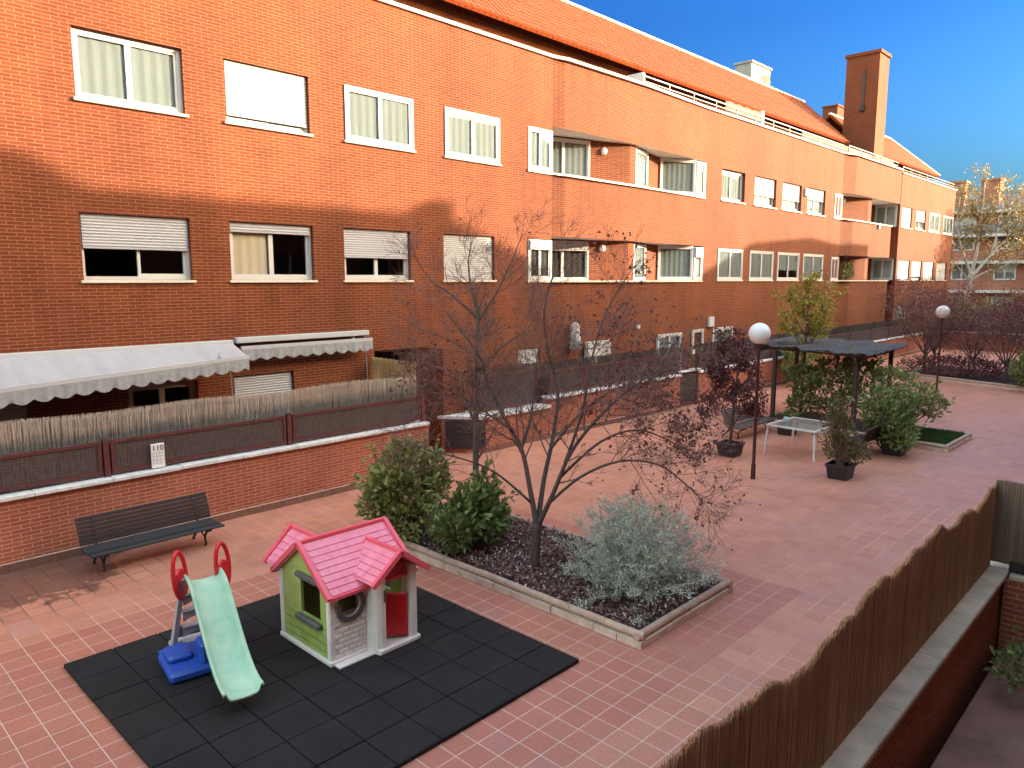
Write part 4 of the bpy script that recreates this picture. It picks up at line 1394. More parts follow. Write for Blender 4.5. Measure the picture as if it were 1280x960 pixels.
main_limbs = [
    ([(0, 0, 0.1), (.02, 0, .4), (.03, 0, .75)], .078, .066),
    ([(.03, 0, .72), (-.06, .1, 1.2), (-.18, .25, 1.75), (-.42, .5, 2.15), (-.66, .6, 2.65), (-.8, .5, 3.1), (-1.25, .45, 3.7)], .045, .010),
    ([(-.03, .05, 1.02), (-.55, -.05, 1.5), (-1.0, -.15, 1.72), (-1.45, -.2, 1.85), (-1.8, -.1, 1.98)], .020, .005),
    ([(-.20, .25, 1.72), (-.05, .35, 2.2), (.0, .5, 2.6), (.05, .6, 3.1)], .024, .008),
    ([(.04, 0, .70), (.14, .3, 1.3), (.28, .5, 1.9), (.36, .75, 2.5), (.22, .85, 3.1), (.15, .8, 3.7), (.3, .8, 4.3)], .042, .009),
    ([(.05, 0, .72), (.25, -.2, 1.25), (.48, -.3, 1.85), (.85, -.35, 2.35), (1.3, -.3, 2.75), (1.75, -.2, 3.0)], .040, .009),
    ([(.40, -.28, 1.7), (.62, -.3, 2.4), (.75, -.2, 3.1), (.95, 0, 3.7), (1.25, .1, 4.2)], .024, .007),
    ([(.20, -.15, 1.1), (.6, -.45, 1.55), (1.1, -.6, 1.8), (1.6, -.6, 1.75), (2.0, -.5, 1.45), (2.25, -.4, 1.2)], .024, .006),
    ([(.35, -.25, 1.5), (.9, -.1, 1.95), (1.45, .2, 2.05), (1.95, .4, 1.85), (2.3, .5, 1.6)], .022, .006),
    ([(.25, .4, 1.75), (.75, .9, 2.2), (1.3, 1.2, 2.5), (1.9, 1.3, 2.6)], .024, .007),
    ([(-.3, .35, 2.0), (-.9, .2, 2.45), (-1.3, .1, 2.7)], .018, .006),
]
tree_from_limbs('purple_leaf_tree', (7.47, 6.73, .05), main_limbs, 'forked bare tree with few purple leaves in the front bark bed', 'tree', 5, 'trunk', 'leaf_purple', 3600, .062,
                leafsel=[0, 0, 0, 0, 1, 2, 1, 8, 8, 5, 0], droop=.05, spread=.05, density=8.6, twL=.66, kids=(3, 6))
grey_limbs = [
    ([(0, 0, .05), (0, 0, 1.2), (.02, 0, 2.4), (.04, 0, 3.2), (.05, 0, 3.75)], .062, .03),
    ([(.05, 0, 3.6), (-.05, .05, 4.0), (-.1, .1, 4.4), (-.05, .1, 4.75)], .026, .006),
    ([(.05, 0, 3.5), (.35, 0, 3.95), (.55, .1, 4.35), (.75, .1, 4.85)], .026, .006),
    ([(.05, 0, 3.55), (-.4, 0, 3.95), (-.7, .1, 4.15), (-1.0, .1, 4.6)], .026, .006),
    ([(.03, 0, 2.9), (-.4, 0, 3.2), (-.85, .1, 3.35), (-1.25, .1, 3.6)], .02, .005),
    ([(.03, 0, 2.7), (.45, -.1, 3.1), (.85, -.1, 3.4), (1.1, -.1, 3.8)], .02, .005),
    ([(.02, 0, 2.35), (-.35, .2, 2.65), (-.75, .3, 2.75), (-1.1, .4, 2.95)], .018, .005),
    ([(.02, 0, 2.3), (.3, .3, 2.6), (.6, .5, 2.9)], .016, .005),
    ([(.02, 0, 2.05), (-.3, -.2, 2.3), (-.7, -.3, 2.4), (-1.0, -.3, 2.65)], .016, .005),
    ([(.02, 0, 2.0), (.3, -.3, 2.3), (.6, -.4, 2.45)], .016, .005),
]
tree_from_limbs('bare_tree', (8.12, 8.62, .05), grey_limbs, 'slim straight bare tree rising behind the green shrubs', 'tree', 8, 'trunk_g', 'leaf_purple', 160, .055, density=8.0, spread=.035, kids=(3, 6))

# shrubs in the front bed
shrub('green_shrub', (7.2, 9.15, .1), [((-.15, .12, .80), (.60, .55, .55), 1500), ((.30, .1, .95), (.42, .42, .36), 700), ((-.42, -.05, .95), (.36, .36, .34), 520), ((-.2, -.2, .45), (.5, .45, .38), 700), ((.0, .2, 1.28), (.34, .30, .24), 420), ((.52, .1, .72), (.26, .3, .3), 280), ((-.62, .1, .62), (.25, .3, .3), 260)], .115, 'leaf_green', 'taller rounded green shrub at the back corner of the bark bed', 'shrub', 21, group='shrubs of the front bed', shell=.35, aspect=.56)
shrub('green_shrub', (7.42, 8.0, .1), [((0, 0, .42), (.58, .5, .38), 1000), ((.45, .2, .55), (.36, .35, .32), 480), ((.05, .0, .72), (.38, .35, .28), 420), ((-.38, -.1, .42), (.33, .33, .33), 420), ((.62, .35, .8), (.22, .22, .26), 170), ((.2, -.25, .5), (.3, .25, .3), 280)], .125, 'leaf_dkgreen', 'lower glossy dark green shrub in front of the slim bare tree', 'shrub', 22, group='shrubs of the front bed', aspect=.52, shell=.3)


def silver_bush(loc, label):
    rg_ = random.Random(4)
    o = empty('silver_shrub', loc, label, 'shrub', 'shrubs of the front bed')
    st = MB(); tips = []
    for i in range(150):
        a = rg_.uniform(0, 2 * math.pi); e = rg_.uniform(.05, 1.5)
        d = Vector((math.cos(a) * math.cos(e), math.sin(a) * math.cos(e), math.sin(e)))
        L = rg_.uniform(.75, 1.0) * (1.0 + .22 * math.sin(e))
        b0 = Vector((rg_.uniform(-.12, .12), rg_.uniform(-.12, .12), .02))
        p = b0; cur = d; pts = [p]
        for k in range(5):
            cur = (cur + rvec(rg_) * .22 + Vector((0, 0, .05))).normalized()
            p = p + cur * L / 5; pts.append(p)
            if k >= 1:
                for _ in range(3):
                    q = (cur + rvec(rg_) * .8).normalized()
                    ee = p + q * rg_.uniform(.1, .26)
                    st.tube([p, ee], [.003, .0016], 3, False)
                    for s in range(5): tips.append((p.lerp(ee, rg_.random()), q))
        st.tube(pts, [.009, .007, .006, .005, .004, .0025], 4, False)
        for s in range(10): tips.append((pts[rg_.randint(1, 5)], cur))
    st.build('stems', MAT['leaf_silver'], o)
    lm = MB()
    for (p, d) in tips:
        if p.z < .05: continue
        for _ in range(2):
            q = p + rvec(rg_) * .035
            lm.leaf(q, (d + rvec(rg_) * 1.0).normalized(), rvec(rg_), rg_.uniform(.03, .06), rg_.uniform(.010, .018))
    lm.build('foliage', MAT['leaf_silver'], o)
    return o


silver_bush((7.85, 5.28, .1), 'wide silvery grey bush at the near corner of the bark bed')


# ---------------------------------------------------------------- pergola group
pg = empty('pergola', (20.6, 6.95, 0), 'dark timber pergola roofed with dark matting', 'pergola')
corn = {'A': (21.15, 10.35), 'B': (20.10, 6.62), 'C': (23.95, 6.82), 'D': (24.95, 10.6)}
pl = lambda k: (corn[k][0] - 20.6, corn[k][1] - 6.95)
posts = [(20.85, 9.35), (20.62, 6.98), (23.45, 6.98), (24.2, 10.1)]
for (x, y) in posts:
    q = MB(); q.bevbox(x - 20.6 - .055, x - 20.6 + .055, y - 6.95 - .055, y - 6.95 + .055, 0, 2.14, .01); q.build('post', MAT['perg_wood'], pg)
def bil(u, v):
    a, b, c, d = (Vector(pl(k)) for k in 'ABCD')
    return (a * (1 - u) + d * u) * (1 - v) + (b * (1 - u) + c * u) * v
for v in (.08, .93):
    q = MB(); p0, p1 = bil(.0, v), bil(1, v); q.bar((p0.x, p0.y, 2.13), (p1.x, p1.y, 2.13), .06, .12); q.build('beam', MAT['perg_wood'], pg)
for u in (.04, .2, .36, .52, .68, .84, .96):
    q = MB(); p0, p1 = bil(u, -.01), bil(u, 1.01); q.bar((p0.x, p0.y, 2.205), (p1.x, p1.y, 2.205), .05, .05); q.build('rafter', MAT['perg_wood'], pg)
q = MB(); nu, nv = 24, 44
def rp(i, j, dz):
    p = bil(-.03 + 1.06 * i / nu, -.03 + 1.06 * j / nv)
    st = (j % 11) / 11.0
    z = 2.235 + .075 * st + .014 * math.sin(i * 1.7 + (j // 11) * 2) + .010 * math.sin(j * 2.3 + i * .6)
    return (p.x, p.y, z + dz)
for i in range(nu):
    for j in range(nv):
        q.quad(rp(i, j, .03), rp(i, j + 1, .03), rp(i + 1, j + 1, .03), rp(i + 1, j, .03))
        q.quad(rp(i, j, 0), rp(i + 1, j, 0), rp(i + 1, j + 1, 0), rp(i, j + 1, 0))
for i in range(nu):
    q.quad(rp(i, nv, 0), rp(i + 1, nv, 0), rp(i + 1, nv, .03), rp(i, nv, .03)); q.quad(rp(i + 1, 0, 0), rp(i, 0, 0), rp(i, 0, .03), rp(i + 1, 0, .03))
for j in range(nv):
    q.quad(rp(0, j, 0), rp(0, j + 1, 0), rp(0, j + 1, .03), rp(0, j, .03)); q.quad(rp(nu, j + 1, 0), rp(nu, j, 0), rp(nu, j, .03), rp(nu, j + 1, .03))
q.build('roof_matting', MAT['perg_roof'], pg)

# glass topped table
tb = empty('garden_table', (17.75, 7.15, 0), 'white metal garden table with a glass top beside the pergola', 'table')
tb.rotation_euler = (0, 0, R(-3))
TW, TD, TH = .72, .62, .72
q = MB()
q.box(-TW, TW, -TD, -TD + .05, TH - .035, TH); q.box(-TW, TW, TD - .05, TD, TH - .035, TH)
q.box(-TW, -TW + .05, -TD + .05, TD - .05, TH - .035, TH); q.box(TW - .05, TW, -TD + .05, TD - .05, TH - .035, TH)
q.build('frame', MAT['white_paint'], tb)
q = MB(); q.box(-TW + .045, TW - .045, -TD + .045, TD - .045, TH - .012, TH - .004); q.build('glass_top', MAT['tableglass'], tb)
for sx in (-1, 1):
    for sy in (-1, 1):
        q = MB(); q.bar((sx * (TW - .04), sy * (TD - .04), TH - .036), (sx * (TW + .0), sy * (TD + .0), 0), .042); q.build('leg', MAT['white_paint'], tb)
q = MB(); q.lathe([(.045, 0), (.06, .01), (.062, .13), (.05, .135)], (0, 0), 12)
cupo = q.build('plastic_tub', M('pale_blue_plastic', (.42, .60, .68), .4, .05, 4), None, True)
cupo.location = (17.62, 7.55, .717); tag(cupo, 'pale blue tub standing on the glass table', 'tub')


def bench(loc, L, label, rz=0.0, wood='wood_dark', group='slatted benches', legs=2):
    """slatted bench, local x along the bench, front towards -y"""
    o = empty('park_bench', loc, label, 'bench', group, rz)
    s = MB()
    for i in range(8):
        y = -.36 + i * .062
        z = .335 - .03 * math.sin(math.pi * (i + .5) / 9) + .012 * (i == 0) * -1
        s.bevbox(0, L, y, y + .056, z, z + .032, .008)
    s.build('seat', MAT[wood], o)
    s = MB()
    for i in range(7):
        z = .365 + i * .056; y = .15 + .065 * (i / 6) * 2.2 - .015 * math.sin(math.pi * i / 6)
        n0 = len(s.v); s.bevbox(0, L, -.016, .016, 0, .052, .007)
        rot = Matrix.Rotation(R(-20), 4, 'X')
        for k in range(n0, len(s.v)): s.v[k] = tuple(rot @ Vector(s.v[k]) + Vector((0, y, z)))
    s.build('backrest', MAT[wood], o)
    for i in range(legs):
        x = .22 + (L - .44) * i / (legs - 1)
        q = MB()
        q.tube([(x, -.10, .0), (x, -.13, .03), (x, -.10, .13), (x, -.16, .23), (x, -.30, .30)], [.022, .020, .017, .019, .02], 7)
        q.tube([(x, .34, .0), (x, .32, .04), (x, .20, .16), (x, .13, .28), (x, .19, .42), (x, .34, .74)], [.022, .02, .018, .02, .017, .014], 7)
        q.bar((x, -.34, .305), (x, .14, .285), .03, .03)
        q.tube([(x, -.1, .14), (x, .08, .22), (x, .24, .14)], .014, 6)
        q.build('leg', MAT['iron'], o)
    return o


bench((3.08, 11.50, 0), 1.93, 'black slatted park bench against the low brick wall')
bench((17.9, 9.15, 0), 2.1, 'dark brown slatted bench behind the white garden table', wood='wood_brown')
bench((19.35, 6.02, 0), 1.45, 'dark slatted bench mostly hidden behind the potted bush', R(180), 'wood_brown')


def pot_mesh(o, w, h, mat='pot'):
    q = MB(); a, b = w * .40, w * .5
    n0 = len(q.v)
    def ring(r, z): return [(-r, -r, z), (r, -r, z), (r, r, z), (-r, r, z)]
    for r, z in ((a, 0), (b * .95, h - .05), (b * 1.03, h - .05), (b * 1.03, h), (b * .9, h), (b * .88, h - .06)): q.v += ring(r, z)
    for i in range(5):
        for k in range(4):
            q.f.append((n0 + i * 4 + k, n0 + i * 4 + (k + 1) % 4, n0 + i * 4 + 4 + (k + 1) % 4, n0 + i * 4 + 4 + k))
    q.f.append((n0 + 3, n0 + 2, n0 + 1, n0)); q.f.append((n0 + 20, n0 + 21, n0 + 22, n0 + 23))
    return q.build('pot', MAT[mat], o)


o = shrub('potted_bush', (15.98, 5.60, 0), [((.1, .05, .60), (.36, .36, .32), 560), ((.15, .1, .98), (.30, .30, .36), 420), ((.1, .15, 1.4), (.20, .20, .34), 190), ((.38, -.1, .52), (.35, .3, .24), 300), ((.3, .3, 1.1), (.25, .25, .3), 180)], .095, 'leaf_olive',
          'loose olive green bush in the near black pot', 'potted plant', 31, stems=9, group='potted plants', base=.28, shell=.2, aspect=.4)
pot_mesh(o, .48, .32)
o = shrub('potted_bush', (19.15, 5.48, 0), [((.1, .1, .58), (.60, .58, .36), 800), ((.45, .2, .85), (.45, .45, .33), 420), ((-.15, .35, .95), (.45, .45, .36), 420), ((.1, .5, 1.30), (.34, .34, .30), 240), ((.7, -.1, 1.15), (.3, .3, .25), 160), ((-.35, -.2, .45), (.35, .35, .25), 240)], .15, 'leaf_dkgreen',
          'broad dark green bush in a black pot right of the pergola', 'potted plant', 32, stems=9, aspect=.42, shell=.25, group='potted plants', base=.28)
pot_mesh(o, .52, .32)
o = empty('potted_plant', (19.62, 8.35, 0), 'black pot with a dark spiky plant behind the glass table', 'potted plant', 'potted plants')
pot_mesh(o, .46, .34)
q = MB(); rg_ = random.Random(6)
for i in range(26):
    a = rg_.uniform(0, 6.28); d = Vector((math.cos(a) * .5, math.sin(a) * .5, 1)).normalized()
    p = Vector((0, 0, .3)); L = rg_.uniform(.25, .5); mid = p + d * L * .6; e = mid + (d + Vector((math.cos(a), math.sin(a), -.3))).normalized() * L * .5
    q.tube([p, mid, e], [.022, .018, .003], 4, False)
q.build('foliage', MAT['leaf_dkgreen'], o)
pp_limbs = [
    ([(0, 0, .28), (.03, 0, .9), (.07, 0, 1.5), (.10, 0, 2.0)], .042, .022),
    ([(.03, 0, .8), (-.2, .05, 1.2), (-.4, .1, 1.6), (-.55, .1, 2.0)], .018, .006),
    ([(.05, 0, 1.0), (.2, -.1, 1.4), (.35, -.1, 1.8)], .018, .006),
    ([(.08, 0, 1.7), (-.1, 0, 2.1), (-.25, 0, 2.5)], .016, .005),
    ([(.1, 0, 1.9), (.2, 0, 2.3), (.2, .1, 2.65)], .016, .005),
    ([(.03, 0, .6), (-.25, -.1, .85), (-.5, -.1, 1.0)], .014, .005),
    ([(.03, 0, .7), (.25, .1, .95), (.4, .1, 1.1)], .014, .005),
]
o = tree_from_limbs('potted_tree', (16.25, 8.30, 0), pp_limbs, 'tall purple leaved small tree in a black pot left of the table', 'potted plant', 13, 'trunk', 'leaf_purple', 4200, .095, lev=1, twL=.5, kids=(3, 4), group='potted plants', density=6.5, spread=.13)
pot_mesh(o, .5, .32)

# plants in the pergola bed
shrub('climbing_shrub', (21.5, 7.7, .1), [((-.2, .3, .95), (.70, .7, .55), 620), ((.1, -.5, 1.5), (.6, .6, .42), 520), ((-.1, 1.0, 1.2), (.5, .5, .4), 380), ((-.3, .9, .45), (.4, .5, .3), 260), ((.2, .2, 1.62), (.5, .6, .25), 300), ((-.5, -.5, .9), (.35, .35, .4), 240)], .16, 'leaf_dkgreen', 'dense green shrub growing up under the pergola', 'shrub', 41, group='shrubs in the pergola bed')
shrub('green_shrub', (21.6, 6.0, .1), [((0, .2, .7), (.55, .6, .45), 520), ((.5, .5, 1.25), (.55, .55, .40), 420), ((-.35, -.45, 1.1), (.4, .4, .3), 220), ((.2, -.6, .75), (.4, .35, .3), 220)], .16, 'leaf_green', 'lighter green shrub at the right posts of the pergola', 'shrub', 42, group='shrubs in the pergola bed')
yl = [([(0, 0, .05), (.0, 0, 1.1), (.04, 0, 2.2), (.05, 0, 3.0), (.05, .0, 3.9)], .055, .012),
      ([(.03, 0, 2.0), (-.3, 0, 2.5), (-.55, 0, 2.9)], .022, .006), ([(.03, 0, 2.0), (.35, 0, 2.5), (.6, .1, 3.1)], .022, .006),
      ([(.04, 0, 2.5), (-.25, .2, 3.0), (-.4, .2, 3.5)], .02, .006), ([(.04, 0, 2.5), (.3, -.2, 3.1), (.5, -.2, 3.7)], .02, .006),
      ([(.04, 0, 2.8), (0, .2, 3.4), (.15, .2, 4.0)], .018, .006)]
tree_from_limbs('yellow_tree', (22.15, 9.05, .05), yl, 'yellow green autumn tree rising behind the pergola roof', 'tree', 17, 'trunk', 'leaf_yellow', 2600, .11, lev=1, twL=.5, density=6, spread=.16)

# purple trees of the rear bed
def rear_tree(loc, h, seed, label, n=4200):
    rg_ = random.Random(seed)
    lb = [([(0, 0, .05), (rg_.uniform(-.05, .05), 0, h * .14), (rg_.uniform(-.1, .1), 0, h * .24)], .07, .055)]
    for i in range(7):
        a = 2 * math.pi * i / 7 + rg_.uniform(-.3, .3); w = rg_.uniform(.25, .42) * h
        c, s = math.cos(a), math.sin(a); t = rg_.uniform(.75, 1.0)
        lb.append(([(0, 0, h * .2), (c * w * .3, s * w * .3, h * .42 * t), (c * w * .7, s * w * .7, h * .68 * t), (c * w, s * w, h * .92 * t)], .034, .008))
    return tree_from_limbs('purple_leaf_tree', loc, lb, label, 'tree', seed, 'trunk', 'leaf_redbrown', int(n * .62), .10, lev=1, group='purple trees of the rear bed', twL=.9, kids=(3, 5), density=7, spread=.2)


rear_tree((35.9, 9.3, .1), 4.1, 51, 'purple leaved tree in the rear bed left of the far lamp')
rear_tree((36.6, 7.6, .1), 3.1, 52, 'low spreading purple tree right behind the far lamp', 5000)
rear_tree((34.9, 6.1, .1), 3.4, 53, 'purple tree with clear dark stems right of the far lamp')
rear_tree((36.0, 4.4, .1), 3.5, 54, 'purple tree at the right edge of the rear bed')
rear_tree((46.5, 12.0, .0), 4.4, 55, 'purple tree close to the far wing of the brick building')
shrub('green_shrub', (33.75, 4.95, .1), [((0, 0, .7), (.75, .8, .65), 2600), ((.2, -.5, 1.2), (.7, .8, .6), 2000), ((.4, -1.2, .9), (.8, .8, .8), 1800)], .13, 'leaf_dkgreen', 'full green shrub in the rear bed beside the purple stems', 'shrub', 61)
rear_tree((38.4, 9.6, .1), 3.6, 56, 'purple tree at the back left of the rear bed', 4200)
rear_tree((38.0, 5.9, .1), 3.2, 57, 'purple tree behind the clear dark stems in the rear bed', 4200)
shrub('low_hedge', (35.7, 8.0, .1), [((0, 0, .38), (.8, 2.3, .45), 3600)], .12, 'leaf_redbrown', 'low dark hedge at the foot of the purple trees', 'hedge', 62, stems=12)
shrub('green_shrub', (29.0, 12.1, .0), [((0, 0, 1.1), (.9, .45, .8), 1600), ((1.2, 0, 1.5), (1.0, .45, .6), 1500)], .14, 'leaf_green', 'green shrub against the long wall behind the pergola roof', 'shrub', 63, stems=9)


# ---------------------------------------------------------------- lamps
def lamp(loc, label, old=False):
    o = empty('street_lamp', loc, label, 'lamp post', 'globe lamps of the courtyard')
    q = MB(); q.lathe([(.055, 0), (.055, .02), (.05, .04), (.048, .30), (.036, .34), (.032, 2.78), (.05, 2.82), (.075, 2.87), (.075, 2.90)], (0, 0), 14)
    q.build('pole', MAT['lamp_iron'], o, True)
    q = MB(); prof_ = [(.002, 2.885)]
    for i in range(1, 16):
        a = math.pi * i / 16
        prof_.append((.222 * math.sin(a), 3.10 - .222 * math.cos(a)))
    prof_.append((.002, 3.322))
    q.lathe(prof_, (0, 0), 28); q.build('globe', MAT['globe_old' if old else 'globe'], o, True)
    if old:
        q = MB()
        q.lathe([(.03, 3.32), (.035, 3.33), (.012, 3.36), (.002, 3.37)], (0, 0), 10); q.build('cap', MAT['lamp_iron'], o, True)
    return o


lamp((14.63, 6.92, 0), 'maroon lamp post with a clean white globe left of the pergola')
lamp((28.95, 7.06, 0), 'far maroon lamp post with a stained globe right of the pergola', True)

# ---------------------------------------------------------------- rubber mat
m = MB()
for i in range(8):
    for j in range(8):
        dz = rng.uniform(-.003, .003); g = .003
        m.bevbox(2.06 + .5 * i + g + rng.uniform(-.002, .002), 2.56 + .5 * i - g, 4.78 + .5 * j + g + rng.uniform(-.002, .002), 5.28 + .5 * j - g, .002, .044 + dz, .008)
tag(m.build('play_mat', MAT['rubber']), 'black rubber tile mat under the playhouse and slide', 'mat')

# ---------------------------------------------------------------- playhouse
ph = empty('playhouse', (4.07, 6.62, .045), 'green and cream plastic playhouse with a pink roof', 'playhouse')
ZE, ZR = .86, 1.27     # eave, ridge
PW, PD = 1.06, 1.04
# left gable wall (green) with window hole, in plane x=0
q = MB()
def gable(mb, x, flip=False, th=.035, hole=None):
    yc = PD / 2
    outline = [(.04, .03), (PD - .04, .03), (PD - .04, ZE), (yc, ZR - .03), (.04, ZE)]
    def put(pts):
        a = [(x, p[0], p[1]) for p in pts]; b = [(x + th, p[0], p[1]) for p in pts]
        mb.poly(a[::-1]); mb.poly(b)
        for i in range(len(pts)):
            j = (i + 1) % len(pts); mb.quad(a[i], a[j], b[j], b[i])
    if hole:
        y0, y1, z0, z1 = hole
        put([(.04, .03), (PD - .04, .03), (PD - .04, z0), (.04, z0)])
        put([(.04, z0), (y0, z0), (y0, z1), (.04, z1)]); put([(y1, z0), (PD - .04, z0), (PD - .04, z1), (y1, z1)])
        put([(.04, z1), (PD - .04, z1), (PD - .04, ZE), (yc, ZR - .03), (.04, ZE)])
    else:
        put(outline)
gable(q, 0, hole=(.19, .59, .44, .86))
q.build('side_wall', MAT['lime'], ph)
q = MB()      # board joints standing proud as thin grooves
for z in (.12, .21, .30, .39):
    half = (PD / 2 - .06) if z < ZE else max(.06, (ZR - z) / (ZR - ZE) * PD / 2 - .05)
    if z < .44 or z > .88: q.box(-.004, 0, PD / 2 - half, PD / 2 + half, z, z + .006)
q.build('board_ribs', M('deep_green_plastic', (.16, .24, .04), .6), ph)
q = MB(); gable(q, PW - .035, hole=(.30, .72, .46, .86)); q.build('side_wall', MAT['lime'], ph)
# back wall with window
q = MB()
for a in ((.04, .55, .03, ZE), (.93, PW - .04, .03, ZE), (.55, .93, .03, .46), (.55, .93, .82, ZE)): q.box(a[0], a[1], PD - .035, PD, a[2], a[3])
q.build('back_wall', MAT['lime_in'], ph)
q = MB()
for a in ((.53, .56, .44, .84), (.92, .95, .44, .84), (.56, .92, .44, .47), (.56, .92, .81, .84)): q.box(a[0], a[1], PD - .045, PD + .01, a[2], a[3])
q.build('back_window_frame', MAT['cream'], ph)
# front wall: cream, with porthole; left part x .04-.46
q = MB()
def ring_hole(mb, cx, cz, r, x0, x1, z0, z1, y0, y1, seg=24):
    pts = []
    for k in range(seg):
        a = 2 * math.pi * k / seg
        c, s = math.cos(a), math.sin(a)
        t = min((x1 - cx) / c if c > 1e-6 else 1e9, (x0 - cx) / c if c < -1e-6 else 1e9, (z1 - cz) / s if s > 1e-6 else 1e9, (z0 - cz) / s if s < -1e-6 else 1e9)
        pts.append(((cx + r * c, cz + r * s), (cx + t * c, cz + t * s)))
    for k in range(seg):
        (i0, o0), (i1, o1) = pts[k], pts[(k + 1) % seg]
        mb.quad((i0[0], y0, i0[1]), (o0[0], y0, o0[1]), (o1[0], y0, o1[1]), (i1[0], y0, i1[1]))
        mb.quad((i1[0], y1, i1[1]), (o1[0], y1, o1[1]), (o0[0], y1, o0[1]), (i0[0], y1, i0[1]))
        mb.quad((i0[0], y0, i0[1]), (i1[0], y0, i1[1]), (i1[0], y1, i1[1]), (i0[0], y1, i0[1]))
ring_hole(q, .255, .625, .145, .04, .47, .40, ZE, .0, .035)
q.box(.04, .47, 0, .035, .03, .40)
q.build('front_wall', MAT['cream'], ph)
q = MB()   # moulded stone courses on the front wall
rgs = random.Random(3)
for i in range(6):
    z = .045 + i * .058; x = .05 + (i % 2) * .05
    while x < .44:
        w = min(rgs.uniform(.09, .15), .46 - x)
        if w > .03: q.bevbox(x, x + w - .008, -.012, .002, z, z + .050, .007)
        x += w
q.build('stone_courses', MAT['cream'], ph)
for sel in (lambda v: v < .2, lambda v: v > .3):
    q = MB()
    for zz_, xa, xb in ((.42, .05, .13), (.42, .38, .46), (.48, .05, .11), (.54, .05, .10), (.70, .05, .1), (.77, .05, .15), (.77, .37, .46), (.48, .41, .46), (.70, .42, .46)):
        if sel(xa): q.bevbox(xa, xb, -.012, .002, zz_, zz_ + .05, .007)
    q.build('stone_courses', MAT['cream'], ph)
q = MB()
seg = 28
for k in range(seg):
    a0, a1 = 2 * math.pi * k / seg, 2 * math.pi * (k + 1) / seg
    pr = [(.135, -.005), (.135, -.028), (.185, -.028), (.195, -.004)]
    for (r0, y0), (r1, y1) in zip(pr[:-1], pr[1:]):
        q.quad((.255 + r0 * math.cos(a0), y0, .625 + r0 * math.sin(a0)), (.255 + r1 * math.cos(a0), y1, .625 + r1 * math.sin(a0)), (.255 + r1 * math.cos(a1), y1, .625 + r1 * math.sin(a1)), (.255 + r0 * math.cos(a1), y0, .625 + r0 * math.sin(a1)))
q.build('porthole_ring', MAT['greyp'], ph)
# porch: curved cheek, right post, threshold; front plane y=-.18
q = MB()
arc = [(.46, -.0), (.465, -.06), (.475, -.11), (.50, -.155), (.545, -.18), (.60, -.18)]
n0 = len(q.v)
for z in (.03, .90):
    q.v += [(x, y, z) for x, y in arc] + [(x + .02, y + .035, z) for x, y in arc]
na = len(arc)
for i in range(na - 1):
    q.f.append((n0 + i, n0 + i + 1, n0 + 2 * na + i + 1, n0 + 2 * na + i)); q.f.append((n0 + na + i + 1, n0 + na + i, n0 + 3 * na + i, n0 + 3 * na + i + 1))
q.quad((.60, -.18, .03), (.62, -.145, .03), (.62, -.145, .9), (.60, -.18, .9))
q.build('porch_cheek', MAT['cream'], ph, False)
q = MB(); q.bevbox(.96, 1.05, -.18, -.10, .03, .93, .012); q.box(1.02, 1.055, -.10, .02, .03, .9); q.build('porch_post', MAT['cream'], ph)
q = MB(); q.bevbox(.575, .605, -.19, -.179, .60, .74, .004); q.build('letter_slot', MAT['greyp'], ph)
for (x, y) in ((-.015, -.01), (-.015, PD - .06), (PW - .06, PD - .06), (PW - .055, -.01)):
    q = MB(); q.bevbox(x, x + .075, y, y + .075, .02, ZE - .01, .014); q.build('corner_post', MAT['cream'], ph)
q = MB()
q.bevbox(-.03, .47, -.03, .02, 0, .055, .01); q.bevbox(-.03, .02, .02, PD + .02, 0, .055, .01); q.bevbox(.02, PW + .02, PD - .03, PD + .02, 0, .055, .01)
q.bevbox(PW - .02, PW + .02, -.2, PD - .03, 0, .055, .01); q.bevbox(.50, PW - .02, -.205, -.14, 0, .055, .01)
q.prism([(.44, -.03), (.47, -.10), (.51, -.205), (.54, -.14), (.50, -.06), (.48, .0)], 0.001, .052)
q.box(.02, PW - .02, -.13, PD - .03, .004, .02)
q.build('base_frame', MAT['cream'], ph)
# shutters / ledges on the green wall
q = MB(); q.bevbox(-.06, .0, .15, .63, .86, .93, .02); q.build('window_lintel', MAT['greyp'], ph)
q = MB(); q.bevbox(-.07, .0, .15, .64, .36, .44, .022); q.build('window_box', MAT['greyp'], ph)
# red half door swung inside
q = MB(); n0 = 0
q.bevbox(0, .36, -.02, .02, .05, .60, .02)
q.bevbox(.06, .30, -.032, -.018, .12, .52, .008)
dr = q.build('door', MAT['red'], ph); dr.location = (.965, -.10, 0); dr.rotation_euler = (R(-4), 0, R(142))
q = MB(); q.tube([(.32, .02, .42), (.32, .05, .42)], .016, 8); q.build('handle', MAT['cream'], dr)
# roof
def roofpart(pts, th, name, mt):
    q = MB(); q.slab(pts, th); return q.build(name, MAT[mt], ph)
ov = .055
yf, yb, yc = -.075, PD + .075, PD / 2
zf = ZR - (ZR - ZE) / (PD / 2) * (yc - yf)
x0, x1 = -ov, PW + ov
roofpart([(x0, yf, zf), (x1, yf, zf), (x1, yc, ZR), (x0, yc, ZR)], .035, 'roof_front', 'pink')
roofpart([(x1, yb, zf), (x0, yb, zf), (x0, yc, ZR), (x1, yc, ZR)], .035, 'roof_back', 'pink')
